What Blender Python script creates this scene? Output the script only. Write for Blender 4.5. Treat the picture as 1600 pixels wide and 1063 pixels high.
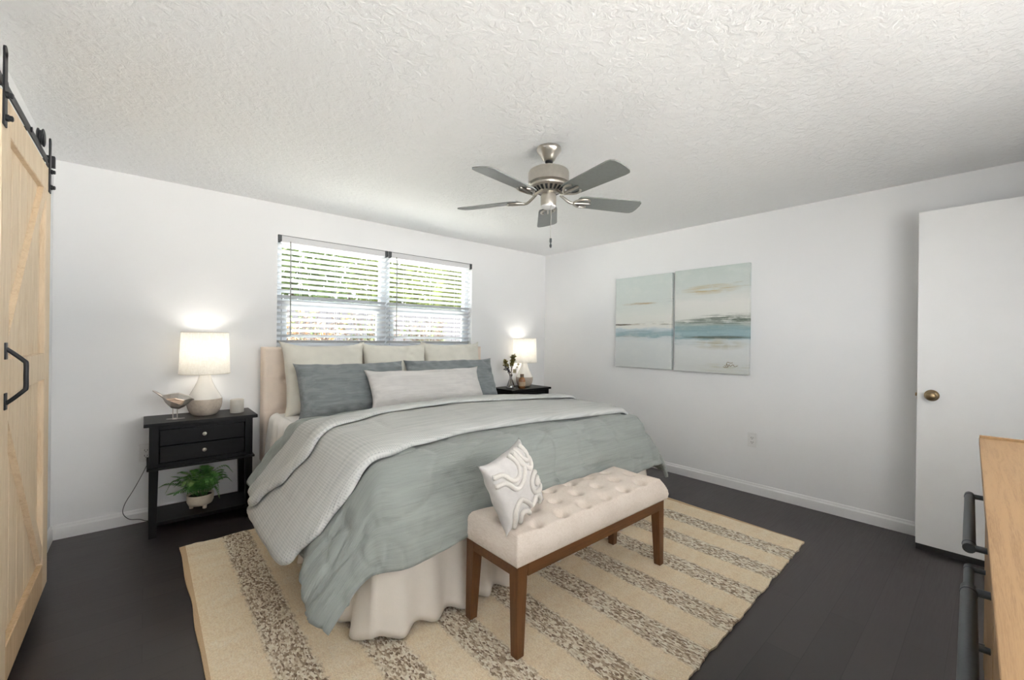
import bpy, bmesh, math, random
from mathutils import Vector, Matrix, noise
PI = math.pi
R = math.radians
random.seed(7)
for o in list(bpy.data.objects):
    bpy.data.objects.remove(o, do_unlink=True)
SC = bpy.context.scene
COL = SC.collection

# ------------------------------------------------------------------ camera
CAM_Z = 1.2432
F_PX = 660.17
cam_d = bpy.data.cameras.new('camera')
cam_d.sensor_fit = 'HORIZONTAL'
cam_d.sensor_width = 36.0
cam_d.lens = 36.0 * F_PX / 1600.0
cam_d.clip_start = 0.02
cam = bpy.data.objects.new('camera', cam_d)
COL.objects.link(cam)
yaw, pitch, roll = R(40.961), R(-0.0395), R(-0.6447)
fw = Vector((math.sin(yaw) * math.cos(pitch), math.cos(yaw) * math.cos(pitch), math.sin(pitch)))
rt = Vector((math.cos(yaw), -math.sin(yaw), 0))
dn = -rt.cross(fw)
r2 = rt * math.cos(roll) + dn * math.sin(roll)
d2 = -rt * math.sin(roll) + dn * math.cos(roll)
m = Matrix((r2, -d2, -fw)).transposed().to_4x4()
m.translation = (0, 0, CAM_Z)
cam.matrix_world = m
SC.camera = cam

# ------------------------------------------------------------------ world, sun, exposure
w = bpy.data.worlds.new('sky')
SC.world = w
w.use_nodes = True
bg = w.node_tree.nodes['Background']
bg.inputs[0].default_value = (0.95, 0.975, 1.0, 1)
bg.inputs[1].default_value = 2.5
sun_d = bpy.data.lights.new('sun', 'SUN')
sun_d.energy = 30.0
sun_d.angle = R(2)
sun_d.color = (1, 0.97, 0.93)
sun = bpy.data.objects.new('sun', sun_d)
COL.objects.link(sun)
sun.location = (8, 6, 9)
sun.rotation_euler = Vector((-1.0, 0.12, -1.15)).to_track_quat('-Z', 'Y').to_euler()
SC.view_settings.view_transform = 'Standard'
SC.view_settings.look = 'None'
SC.view_settings.gamma = 1
SC.view_settings.use_curve_mapping = False
SC.view_settings.exposure = 1.64
SC.cycles.use_denoising = True
SC.cycles.max_bounces = 10
SC.cycles.diffuse_bounces = 6
SC.cycles.transparent_max_bounces = 12
SC.cycles.sample_clamp_indirect = 6
SC.cycles.caustics_reflective = False
SC.cycles.caustics_refractive = False


# ------------------------------------------------------------------ materials
def lin(c):
    c /= 255.0
    return c / 12.92 if c <= 0.04045 else ((c + 0.055) / 1.055) ** 2.4


def S(r, g, b):
    return (lin(r), lin(g), lin(b), 1)


class NT:
    def __init__(self, name, rough=0.6, col=(0.8, 0.8, 0.8, 1), metal=0.0, spec=None):
        self.m = bpy.data.materials.new(name)
        self.m.use_nodes = True
        self.t = self.m.node_tree
        self.b = self.t.nodes['Principled BSDF']
        self.out = self.t.nodes['Material Output']
        self.b.inputs['Base Color'].default_value = col
        self.b.inputs['Roughness'].default_value = rough
        self.b.inputs['Metallic'].default_value = metal
        if spec is not None:
            self.b.inputs['Specular IOR Level'].default_value = spec

    def n(self, typ, **kw):
        nd = self.t.nodes.new(typ)
        for k, v in kw.items():
            if k.startswith('i_'):
                key = k[2:]
                key = int(key) if key.isdigit() else key.replace('_', ' ')
                nd.inputs[key].default_value = v
            else:
                setattr(nd, k, v)
        return nd

    def l(self, a, b):
        self.t.links.new(a, b)

    def coord(self, kind='Object', scale=(1, 1, 1), rot=(0, 0, 0), loc=(0, 0, 0)):
        tc = self.n('ShaderNodeTexCoord')
        mp = self.n('ShaderNodeMapping')
        mp.inputs['Scale'].default_value = scale
        mp.inputs['Rotation'].default_value = rot
        mp.inputs['Location'].default_value = loc
        self.l(tc.outputs[kind], mp.inputs['Vector'])
        return mp.outputs['Vector']

    def noise(self, vec, scale, detail=4, rough=0.55, dist=0.0):
        nd = self.n('ShaderNodeTexNoise')
        nd.inputs['Scale'].default_value = scale
        nd.inputs['Detail'].default_value = detail
        nd.inputs['Roughness'].default_value = rough
        nd.inputs['Distortion'].default_value = dist
        self.l(vec, nd.inputs['Vector'])
        return nd.outputs['Fac']

    def math(self, op, a, b=None, c=None, clamp=False):
        nd = self.n('ShaderNodeMath', operation=op, use_clamp=clamp)
        for i, v in enumerate((a, b, c)):
            if v is None:
                continue
            if isinstance(v, (int, float)):
                nd.inputs[i].default_value = v
            else:
                self.l(v, nd.inputs[i])
        return nd.outputs[0]

    def ramp(self, fac, stops, interp='LINEAR'):
        nd = self.n('ShaderNodeValToRGB')
        cr = nd.color_ramp
        cr.interpolation = interp
        while len(cr.elements) < len(stops):
            cr.elements.new(0.5)
        for e, (p, c) in zip(cr.elements, stops):
            e.position = p
            e.color = c if len(c) == 4 else (*c, 1)
        self.l(fac, nd.inputs[0])
        return nd.outputs[0]

    def mix(self, fac, a, b):
        nd = self.n('ShaderNodeMix', data_type='RGBA')
        if isinstance(fac, (int, float)):
            nd.inputs[0].default_value = fac
        else:
            self.l(fac, nd.inputs[0])
        for i, v in ((6, a), (7, b)):
            if isinstance(v, tuple):
                nd.inputs[i].default_value = v
            else:
                self.l(v, nd.inputs[i])
        return nd.outputs[2]

    def col(self, sock):
        self.l(sock, self.b.inputs['Base Color'])

    def rough(self, sock):
        self.l(sock, self.b.inputs['Roughness'])

    def bump(self, h, strength=0.3, dist=0.01):
        nd = self.n('ShaderNodeBump')
        nd.inputs['Strength'].default_value = strength
        nd.inputs['Distance'].default_value = dist
        self.l(h, nd.inputs['Height'])
        self.l(nd.outputs[0], self.b.inputs['Normal'])

    def sep(self, vec):
        nd = self.n('ShaderNodeSeparateXYZ')
        self.l(vec, nd.inputs[0])
        return nd.outputs


def plain(name, col, rough=0.6, metal=0.0, spec=None, nscale=60, namp=0.06, bump=0.0, bdist=0.003):
    k = NT(name, rough, col, metal, spec)
    v = k.coord()
    f = k.noise(v, nscale, 3)
    d = tuple(max(0, c * (1 - namp)) for c in col[:3]) + (1,)
    u = tuple(min(1, c * (1 + namp)) for c in col[:3]) + (1,)
    k.col(k.ramp(f, [(0.3, d), (0.7, u)]))
    if bump:
        k.bump(f, bump, bdist)
    return k.m


def fabric(name, col, weave=900, bump=0.25, namp=0.08, rough=0.95, uv=False):
    k = NT(name, rough, col, spec=0.15)
    v = k.coord('UV' if uv else 'Object')
    w1 = k.noise(v, weave, 2)
    w2 = k.noise(v, 14, 4)
    f = k.math('ADD', k.math('MULTIPLY', w1, 0.6), k.math('MULTIPLY', w2, 0.4))
    d = tuple(c * (1 - namp) for c in col[:3]) + (1,)
    u = tuple(min(1, c * (1 + namp)) for c in col[:3]) + (1,)
    k.col(k.ramp(f, [(0.35, d), (0.65, u)]))
    k.bump(f, bump, 0.004)
    k.b.inputs['Sheen Weight'].default_value = 0.15
    return k.m


M = {}
# walls and ceiling
k = NT('wall_paint', 0.75, (0.8, 0.8, 0.8, 1), spec=0.25)
v = k.coord()
f = k.noise(v, 220, 3)
k.col(k.ramp(k.noise(v, 1.2, 2), [(0.3, (0.81, 0.815, 0.825, 1)), (0.7, (0.835, 0.838, 0.842, 1))]))
k.bump(f, 0.06, 0.004)
M['wall'] = k.m
k = NT('ceiling_texture', 0.85, (0.84, 0.84, 0.84, 1), spec=0.15)
v = k.coord()
a = k.noise(v, 26, 5, 0.6, 0.6)
b = k.noise(v, 90, 3)
hgt = k.math('ADD', k.ramp(a, [(0.42, (0, 0, 0, 1)), (0.62, (1, 1, 1, 1))]), k.math('MULTIPLY', b, 0.5))
k.bump(hgt, 0.34, 0.008)
k.b.inputs['Base Color'].default_value = (0.90, 0.905, 0.91, 1)
M['ceiling'] = k.m
M['trim'] = plain('trim_white', (0.82, 0.82, 0.82, 1), 0.4, namp=0.01)
M['door_white'] = plain('door_white', (0.82, 0.82, 0.815, 1), 0.45, namp=0.01, nscale=8)
# floor planks, dark espresso, running along x
k = NT('espresso_floor', 0.3, (0.02, 0.017, 0.017, 1), spec=0.5)
v = k.coord()
br = k.n('ShaderNodeTexBrick')
br.inputs['Scale'].default_value = 1.0
br.inputs['Brick Width'].default_value = 1.2
br.inputs['Row Height'].default_value = 0.125
br.inputs['Mortar Size'].default_value = 0.0016
br.inputs['Color1'].default_value = (0.30, 0.30, 0.30, 1)
br.inputs['Color2'].default_value = (0.72, 0.72, 0.72, 1)
br.inputs['Mortar'].default_value = (0.0, 0.0, 0.0, 1)
br.offset = 0.37
k.l(v, br.inputs['Vector'])
g = k.noise(k.coord(scale=(2, 38, 1)), 3, 5, 0.6)
mixf = k.math('ADD', k.math('MULTIPLY', br.outputs['Color'], 0.55), k.math('MULTIPLY', g, 0.45))
k.col(k.ramp(mixf, [(0.0, S(24, 19, 19)), (0.35, S(50, 44, 44)), (0.75, S(66, 59, 59))]))
k.rough(k.ramp(g, [(0.3, (0.30, 0.30, 0.30, 1)), (0.7, (0.42, 0.42, 0.42, 1))]))
k.bump(k.math('ADD', br.outputs['Fac'], k.math('MULTIPLY', g, -0.12)), -0.25, 0.002)
M['floor'] = k.m


def wood(name, light, dark, axis='Z', scale=1.0, rough=0.5, bump=0.08, knots=False, ring=9):
    k = NT(name, rough, light, spec=0.35)
    st = {'X': (0.05, 1, 1), 'Y': (1, 0.07, 1), 'Z': (1, 1, 0.07)}[axis]
    v = k.coord(scale=tuple(s * scale for s in st))
    a = k.noise(v, ring, 6, 0.6, 1.2)
    b = k.noise(v, ring * 9, 3, 0.6)
    f = k.math('ADD', k.math('MULTIPLY', a, 0.65), k.math('MULTIPLY', b, 0.35))
    c = k.ramp(f, [(0.32, dark), (0.52, light), (0.75, tuple(min(1, x * 1.1) for x in light[:3]) + (1,))])
    if knots:
        vo = k.n('ShaderNodeTexVoronoi', feature='F1')
        vo.inputs['Scale'].default_value = 3.6
        k.l(k.coord(scale=(1, 1, 0.55), loc=(0.3, 0.1, 0.2)), vo.inputs['Vector'])
        kf = k.ramp(vo.outputs['Distance'], [(0.035, (1, 1, 1, 1)), (0.075, (0, 0, 0, 1))])
        c = k.mix(k.math('MULTIPLY', kf, 0.75), c, S(134, 92, 58))
    k.col(c)
    k.bump(f, bump, 0.002)
    return k.m


M['pine'] = wood('pine_boards', S(228, 208, 180), S(210, 184, 150), 'Z', 5, 0.6, knots=True)
M['pine_side'] = wood('pine_edges', S(214, 186, 150), S(190, 156, 115), 'Z', 5, 0.6)
M['oak'] = wood('oak_veneer', S(146, 116, 82), S(122, 93, 62), 'X', 9, 0.5, 0.12)
M['walnut'] = wood('bench_wood', S(112, 74, 44), S(84, 53, 30), 'Z', 6, 0.4)
M['walnut_x'] = wood('bench_wood_rail', S(112, 74, 44), S(84, 53, 30), 'X', 6, 0.4)
M['black_wood'] = plain('black_painted_wood', S(10, 11, 14), 0.42, spec=0.25, nscale=180, namp=0.2, bump=0.08)
M['black_metal'] = plain('black_iron', S(48, 49, 52), 0.45, 0.5, nscale=120)
M['grey_metal'] = plain('dark_grey_handle', S(72, 78, 82), 0.45, 0.35, nscale=200, namp=0.1)
M['nickel'] = plain('brushed_nickel', S(192, 187, 178), 0.28, 1.0, nscale=40)
M['brass'] = plain('antique_brass', S(150, 130, 100), 0.3, 1.0, nscale=40)
M['silver'] = plain('silver_metal', S(192, 188, 183), 0.32, 1.0, nscale=20)
M['crystal'] = plain('pale_knob', S(225, 222, 210), 0.12, 0.4)
M['dark_gap'] = plain('dark_rubber', S(34, 34, 36), 0.6)
M['fan_blade'] = plain('fan_blade_grey', S(128, 132, 130), 0.32, nscale=50, namp=0.05)
M['white_plastic'] = plain('white_plastic', (0.75, 0.75, 0.75, 1), 0.4, namp=0.02)
M['slot'] = plain('slot_dark', S(70, 70, 70), 0.6)
M['vinyl'] = plain('window_vinyl', (0.68, 0.72, 0.76, 1), 0.35, namp=0.02)
M['headrail'] = plain('headrail_steel', S(214, 214, 216), 0.45, 0.0, namp=0.02)
M['bracket'] = plain('blind_bracket', S(66, 70, 72), 0.5)
M['wand'] = plain('blind_wand', S(140, 142, 138), 0.25)
# translucent slats
k = NT('blind_slats', 0.5, (0.70, 0.715, 0.73, 1))
tr = k.n('ShaderNodeBsdfTranslucent')
tr.inputs['Color'].default_value = (0.85, 0.87, 0.9, 1)
mx = k.n('ShaderNodeMixShader')
mx.inputs[0].default_value = 0.05
k.l(k.b.outputs[0], mx.inputs[1])
k.l(tr.outputs[0], mx.inputs[2])
k.l(mx.outputs[0], k.out.inputs[0])
M['slat'] = k.m


def clear(name, tint=(1, 1, 1, 1), gl=0.1, fr_amt=0.6):
    k = NT(name)
    t = k.n('ShaderNodeBsdfTransparent')
    t.inputs[0].default_value = tint
    g = k.n('ShaderNodeBsdfGlossy')
    g.inputs['Roughness'].default_value = 0.03
    fr = k.n('ShaderNodeLayerWeight')
    fr.inputs[0].default_value = 0.35
    mx = k.n('ShaderNodeMixShader')
    k.l(k.math('MULTIPLY_ADD', fr.outputs['Fresnel'], fr_amt, gl, clamp=True), mx.inputs[0])
    k.l(t.outputs[0], mx.inputs[1])
    k.l(g.outputs[0], mx.inputs[2])
    k.l(mx.outputs[0], k.out.inputs[0])
    return k.m


M['pane'] = clear('window_glass', (0.97, 0.99, 0.98, 1), 0.0, 0.12)
M['glass'] = clear('vase_glass', (0.93, 0.93, 0.95, 1), 0.10)
M['amber'] = plain('amber_liquid_glass', S(150, 104, 66), 0.12, nscale=30)
# lamp shade: linen that lets the bulb through
k = NT('linen_shade', 0.9, (0.8, 0.78, 0.74, 1), spec=0.1)
v = k.coord(scale=(1, 1, 0.12))
f1 = k.noise(v, 260, 2)
f2 = k.noise(k.coord(scale=(0.15, 0.15, 1)), 300, 2)
ff = k.math('ADD', k.math('MULTIPLY', f1, 0.5), k.math('MULTIPLY', f2, 0.5))
cc = k.ramp(ff, [(0.35, (0.80, 0.78, 0.74, 1)), (0.6, (0.93, 0.92, 0.89, 1))])
k.col(cc)
tr = k.n('ShaderNodeBsdfTranslucent')
k.l(cc, tr.inputs['Color'])
mx = k.n('ShaderNodeMixShader')
mx.inputs[0].default_value = 0.5
k.l(k.b.outputs[0], mx.inputs[1])
k.l(tr.outputs[0], mx.inputs[2])
k.l(mx.outputs[0], k.out.inputs[0])
M['shade'] = k.m
k = NT('bulb_glow', 0.5)
k.b.inputs['Emission Color'].default_value = (1, 0.9, 0.75, 1)
k.b.inputs['Emission Strength'].default_value = 6
M['bulb'] = k.m
M['ceramic_white'] = plain('white_glaze', (0.78, 0.76, 0.72, 1), 0.18, nscale=12, namp=0.02)
M['ceramic_taupe'] = plain('taupe_crackle_glaze', S(196, 184, 170), 0.25, nscale=70, namp=0.10)
M['candle_cup'] = plain('candle_cup_ceramic', S(206, 202, 194), 0.4, nscale=60, namp=0.03)
M['wax'] = plain('candle_wax', S(232, 228, 216), 0.6)
M['pot'] = plain('pot_stoneware', S(214, 202, 184), 0.55, nscale=50, namp=0.05)
M['soil'] = plain('potting_soil', S(52, 40, 30), 0.95, nscale=120, namp=0.4, bump=0.6)
k = NT('fern_leaf', 0.5, spec=0.3)
k.col(k.ramp(k.noise(k.coord(), 9, 3), [(0.3, S(52, 98, 46)), (0.52, S(96, 148, 74)), (0.7, S(158, 190, 120))]))
M['fern'] = k.m
M['bird_wood'] = plain('bird_pale_wood', S(196, 170, 148), 0.35, nscale=25, namp=0.12)

# bedding
k = NT('duvet_cotton', 0.9, spec=0.15)
v = k.coord('UV')
cr = k.noise(k.coord('UV', scale=(3.0, 60, 1)), 1.5, 5, 0.62, 0.4)      # fine crosswise crinkles
c2 = k.noise(k.coord('UV', scale=(1, 6, 1)), 2.2, 3)
fine = k.noise(v, 700, 2)
k.col(k.ramp(k.math('ADD', k.math('MULTIPLY', cr, 0.6), k.math('MULTIPLY', c2, 0.4)),
             [(0.3, S(142, 148, 145)), (0.5, S(151, 157, 153)), (0.72, S(160, 165, 161))]))
k.bump(k.math('ADD', cr, k.math('MULTIPLY', fine, 0.08)), 0.55, 0.008)
k.b.inputs['Sheen Weight'].default_value = 0.2
M['duvet'] = k.m
k = NT('waffle_weave', 0.95, spec=0.1)
v = k.coord('UV')
sx = k.sep(v)
wx = k.math('SINE', k.math('MULTIPLY', sx[0], 2 * PI / 0.011))
wy = k.math('SINE', k.math('MULTIPLY', sx[1], 2 * PI / 0.011))
wf = k.math('MAXIMUM', wx, wy)
nn = k.noise(k.coord('UV', scale=(2, 30, 1)), 1.5, 4)
tot = k.math('ADD', k.math('MULTIPLY', wf, 0.22), nn)
k.col(k.ramp(tot, [(0.2, S(176, 179, 178)), (0.5, S(196, 198, 196)), (0.85, S(210, 210, 207))]))
k.bump(tot, 0.42, 0.006)
M['waffle'] = k.m
M['sheet'] = fabric('white_sheet', S(246, 244, 241), 600, 0.12, 0.03)
M['cream'] = fabric('cream_linen', S(222, 219, 208), 500, 0.25, 0.06)


def crinkle(name, c0, c1, sc=(2, 26, 26), strength=0.5):
    k = NT(name, 0.92, spec=0.12)
    a = k.noise(k.coord(scale=sc), 1.6, 5, 0.62, 0.5)
    b = k.noise(k.coord(), 500, 2)
    k.col(k.ramp(a, [(0.28, c0), (0.72, c1)]))
    k.bump(k.math('ADD', a, k.math('MULTIPLY', b, 0.12)), strength, 0.008)
    k.b.inputs['Sheen Weight'].default_value = 0.2
    return k.m


M['slate'] = crinkle('slate_blue_sham', S(118, 124, 126), S(144, 150, 152))
M['lumbar'] = crinkle('pale_grey_gauze', S(202, 199, 197), S(219, 216, 213))
M['cush'] = crinkle('cushion_cotton', S(192, 189, 187), S(206, 203, 200), (12, 12, 12), 0.3)
M['tuft'] = fabric('tufted_cord', S(214, 210, 204), 420, 0.7, 0.10)
M['skirt'] = fabric('bed_skirt_cotton', S(232, 226, 218), 500, 0.15, 0.03)
M['headboard'] = fabric('headboard_linen', S(232, 217, 203), 650, 0.3, 0.07)
k = NT('bench_linen', 0.95, spec=0.12)
a = k.noise(k.coord(scale=(1, 14, 14)), 55, 2)
b = k.noise(k.coord(scale=(14, 1, 1)), 55, 2)
c = k.noise(k.coord(), 5, 3)
f = k.math('ADD', k.math('ADD', k.math('MULTIPLY', a, 0.35), k.math('MULTIPLY', b, 0.35)), k.math('MULTIPLY', c, 0.3))
k.col(k.ramp(f, [(0.35, S(204, 190, 177)), (0.5, S(221, 209, 198)), (0.66, S(232, 223, 214))]))
k.bump(f, 0.3, 0.003)
M['bench_linen'] = k.m

# rug: jute with flecked stripes running along y
k = NT('jute_rug', 1.0, spec=0.05)
v = k.coord()
sx = k.sep(v)
wob = k.math('MULTIPLY', k.math('SUBTRACT', k.noise(k.coord(scale=(1, 14, 1)), 3.0, 3), 0.5), 0.035)
xx = k.math('ADD', sx[0], wob)
ph = k.math('SUBTRACT', k.math('FRACT', k.math('DIVIDE', k.math('ADD', xx, 4 * 0.301 + 0.1505), 0.301)), 0.5)
ad = k.math('ABSOLUTE', ph)
band = k.ramp(ad, [(0.20, (1, 1, 1, 1)), (0.265, (0, 0, 0, 1))])
braid = k.n('ShaderNodeTexVoronoi', feature='F1')
braid.inputs['Scale'].default_value = 1.0
k.l(k.coord(scale=(150, 230, 1)), braid.inputs['Vector'])
br2 = k.n('ShaderNodeTexVoronoi', feature='F1')
br2.inputs['Scale'].default_value = 1.0
k.l(k.coord(scale=(150, 74, 1), rot=(0, 0, 0.6)), br2.inputs['Vector'])
rnd = k.n('ShaderNodeSeparateColor')
k.l(br2.outputs['Color'], rnd.inputs[0])
fl = k.math('ADD', k.math('MULTIPLY', rnd.outputs[0], 0.75), k.math('MULTIPLY', k.noise(v, 60, 3), 0.25))
fleck = k.ramp(fl, [(0.12, S(136, 116, 96)), (0.35, S(186, 166, 140)), (0.55, S(226, 212, 188)), (0.8, S(244, 236, 218))])
big = k.noise(k.coord(scale=(1, 3, 1)), 5, 4)
jt = k.math('ADD', k.math('MULTIPLY', big, 0.5), k.math('MULTIPLY', k.noise(k.coord(scale=(1, 0.25, 1)), 160, 3), 0.5))
jute = k.ramp(jt, [(0.3, S(238, 216, 182)), (0.5, S(249, 233, 204)), (0.7, S(253, 243, 222))])
band = k.math('MULTIPLY', band, k.math('LESS_THAN', k.math('ABSOLUTE', sx[0]), 1.37))
jd = k.ramp(braid.outputs['Distance'], [(0.25, (0, 0, 0, 1)), (0.75, (1, 1, 1, 1))])
jute = k.mix(k.math('MULTIPLY', jd, 0.28), jute, S(196, 166, 128))
edge = k.math('GREATER_THAN', k.math('ABSOLUTE', sx[0]), 1.452)
body = k.mix(band, jute, fleck)
k.col(k.mix(edge, body, S(214, 184, 146)))
weave = k.math('ADD', k.math('MULTIPLY', braid.outputs['Distance'], -0.6), k.math('MULTIPLY', k.math('MULTIPLY', br2.outputs['Distance'], band), -0.9))
k.bump(weave, 0.9, 0.005)
M['rug'] = k.m

M['canvas_edge'] = plain('canvas_edge', S(196, 202, 200), 0.8, namp=0.05)


def painting(name, kind, wd, ht):
    k = NT(name, 0.65, spec=0.3)
    tc = k.coord()
    s = k.sep(tc)
    u = k.math('ADD', k.math('DIVIDE', s[0], wd), 0.5)
    v0 = k.math('ADD', k.math('DIVIDE', s[2], ht), 0.5)
    wv = k.noise(k.coord(scale=(2.2, 1, 14), loc=(kind * 3.1, 0, kind)), 2.2, 6, 0.65)
    v = k.math('ADD', v0, k.math('MULTIPLY', k.math('SUBTRACT', wv, 0.5), 0.13))
    if kind == 0:
        st = [(0.0, S(206, 210, 210)), (0.28, S(214, 218, 218)), (0.33, S(205, 212, 214)), (0.352, S(150, 176, 182)),
              (0.385, S(166, 188, 196)), (0.415, S(196, 208, 212)), (0.445, S(226, 226, 220)), (0.56, S(224, 226, 220)),
              (0.72, S(210, 217, 214)), (1.0, S(202, 212, 209))]
    else:
        st = [(0.0, S(206, 209, 207)), (0.22, S(216, 219, 219)), (0.30, S(206, 213, 214)), (0.335, S(140, 166, 172)),
              (0.37, S(158, 184, 190)), (0.42, S(146, 170, 174)), (0.455, S(172, 184, 180)), (0.50, S(222, 224, 218)), (0.66, S(226, 226, 222)),
              (0.80, S(206, 213, 210)), (1.0, S(198, 208, 204))]
    c = k.ramp(v, st)
    streak = k.noise(k.coord(scale=(1.3, 1, 30), loc=(kind, 2, 0)), 2.4, 6, 0.7)
    blot = k.noise(k.coord(scale=(1, 1, 1.6), loc=(kind * 5, 1, 3)), 7, 5, 0.65)

    def spot(cu, cv, ru, rv, colr, amt, thr=0.42):
        nonlocal c
        du = k.math('POWER', k.math('DIVIDE', k.math('SUBTRACT', u, cu), ru), 2.0)
        dv = k.math('POWER', k.math('DIVIDE', k.math('SUBTRACT', v0, cv), rv), 2.0)
        fall = k.math('SUBTRACT', 1.0, k.math('ADD', du, dv), clamp=True)
        thr = thr + 0.06
        st_ = k.ramp(k.math('ADD', k.math('MULTIPLY', streak, 0.62), k.math('MULTIPLY', blot, 0.38)), [(thr, (0, 0, 0, 1)), (thr + 0.18, (1, 1, 1, 1))])
        c = k.mix(k.math('MULTIPLY', k.math('MULTIPLY', fall, st_), amt, clamp=True), c, colr)
    # note: du/dv use even powers of possibly negative numbers via abs
    for nd in k.t.nodes:
        pass
    if kind == 0:
        spot(0.45, 0.70, 0.35, 0.02, S(178, 156, 118), 1.4, 0.36)
        spot(0.92, 0.735, 0.25, 0.04, S(150, 154, 152), 1.2)
        spot(0.85, 0.48, 0.5, 0.025, S(104, 112, 100), 1.6)
        spot(0.1, 0.475, 0.25, 0.012, S(96, 92, 80), 1.8, 0.3)
        spot(0.45, 0.475, 0.6, 0.012, S(150, 128, 96), 1.0, 0.4)
        spot(0.5, 0.385, 0.8, 0.035, S(138, 162, 168), 0.9, 0.38)
        spot(0.2, 0.34, 0.5, 0.02, S(140, 150, 148), 1.0)
    else:
        spot(0.5, 0.79, 0.42, 0.055, S(190, 176, 138), 1.3, 0.36)
        spot(0.95, 0.82, 0.2, 0.03, S(170, 164, 140), 1.2)
        spot(0.78, 0.50, 0.62, 0.065, S(104, 116, 104), 1.8, 0.37)
        spot(0.25, 0.485, 0.32, 0.03, S(110, 122, 112), 1.6, 0.36)
        spot(0.55, 0.405, 0.75, 0.05, S(132, 162, 170), 1.1, 0.36)
        spot(0.6, 0.335, 0.5, 0.016, S(104, 116, 108), 1.8, 0.3)
        spot(0.62, 0.27, 0.4, 0.06, S(176, 172, 148), 1.3, 0.4)
        spot(0.75, 0.05, 0.5, 0.06, S(184, 184, 164), 1.1, 0.42)
        spot(0.12, 0.27, 0.25, 0.03, S(178, 190, 192), 1.2, 0.4)
    c = k.mix(k.math('MULTIPLY', k.ramp(blot, [(0.5, (0, 0, 0, 1)), (0.75, (1, 1, 1, 1))]), 0.35), c, S(226, 228, 224))
    k.col(c)
    k.bump(streak, 0.15, 0.002)
    return k.m


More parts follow.
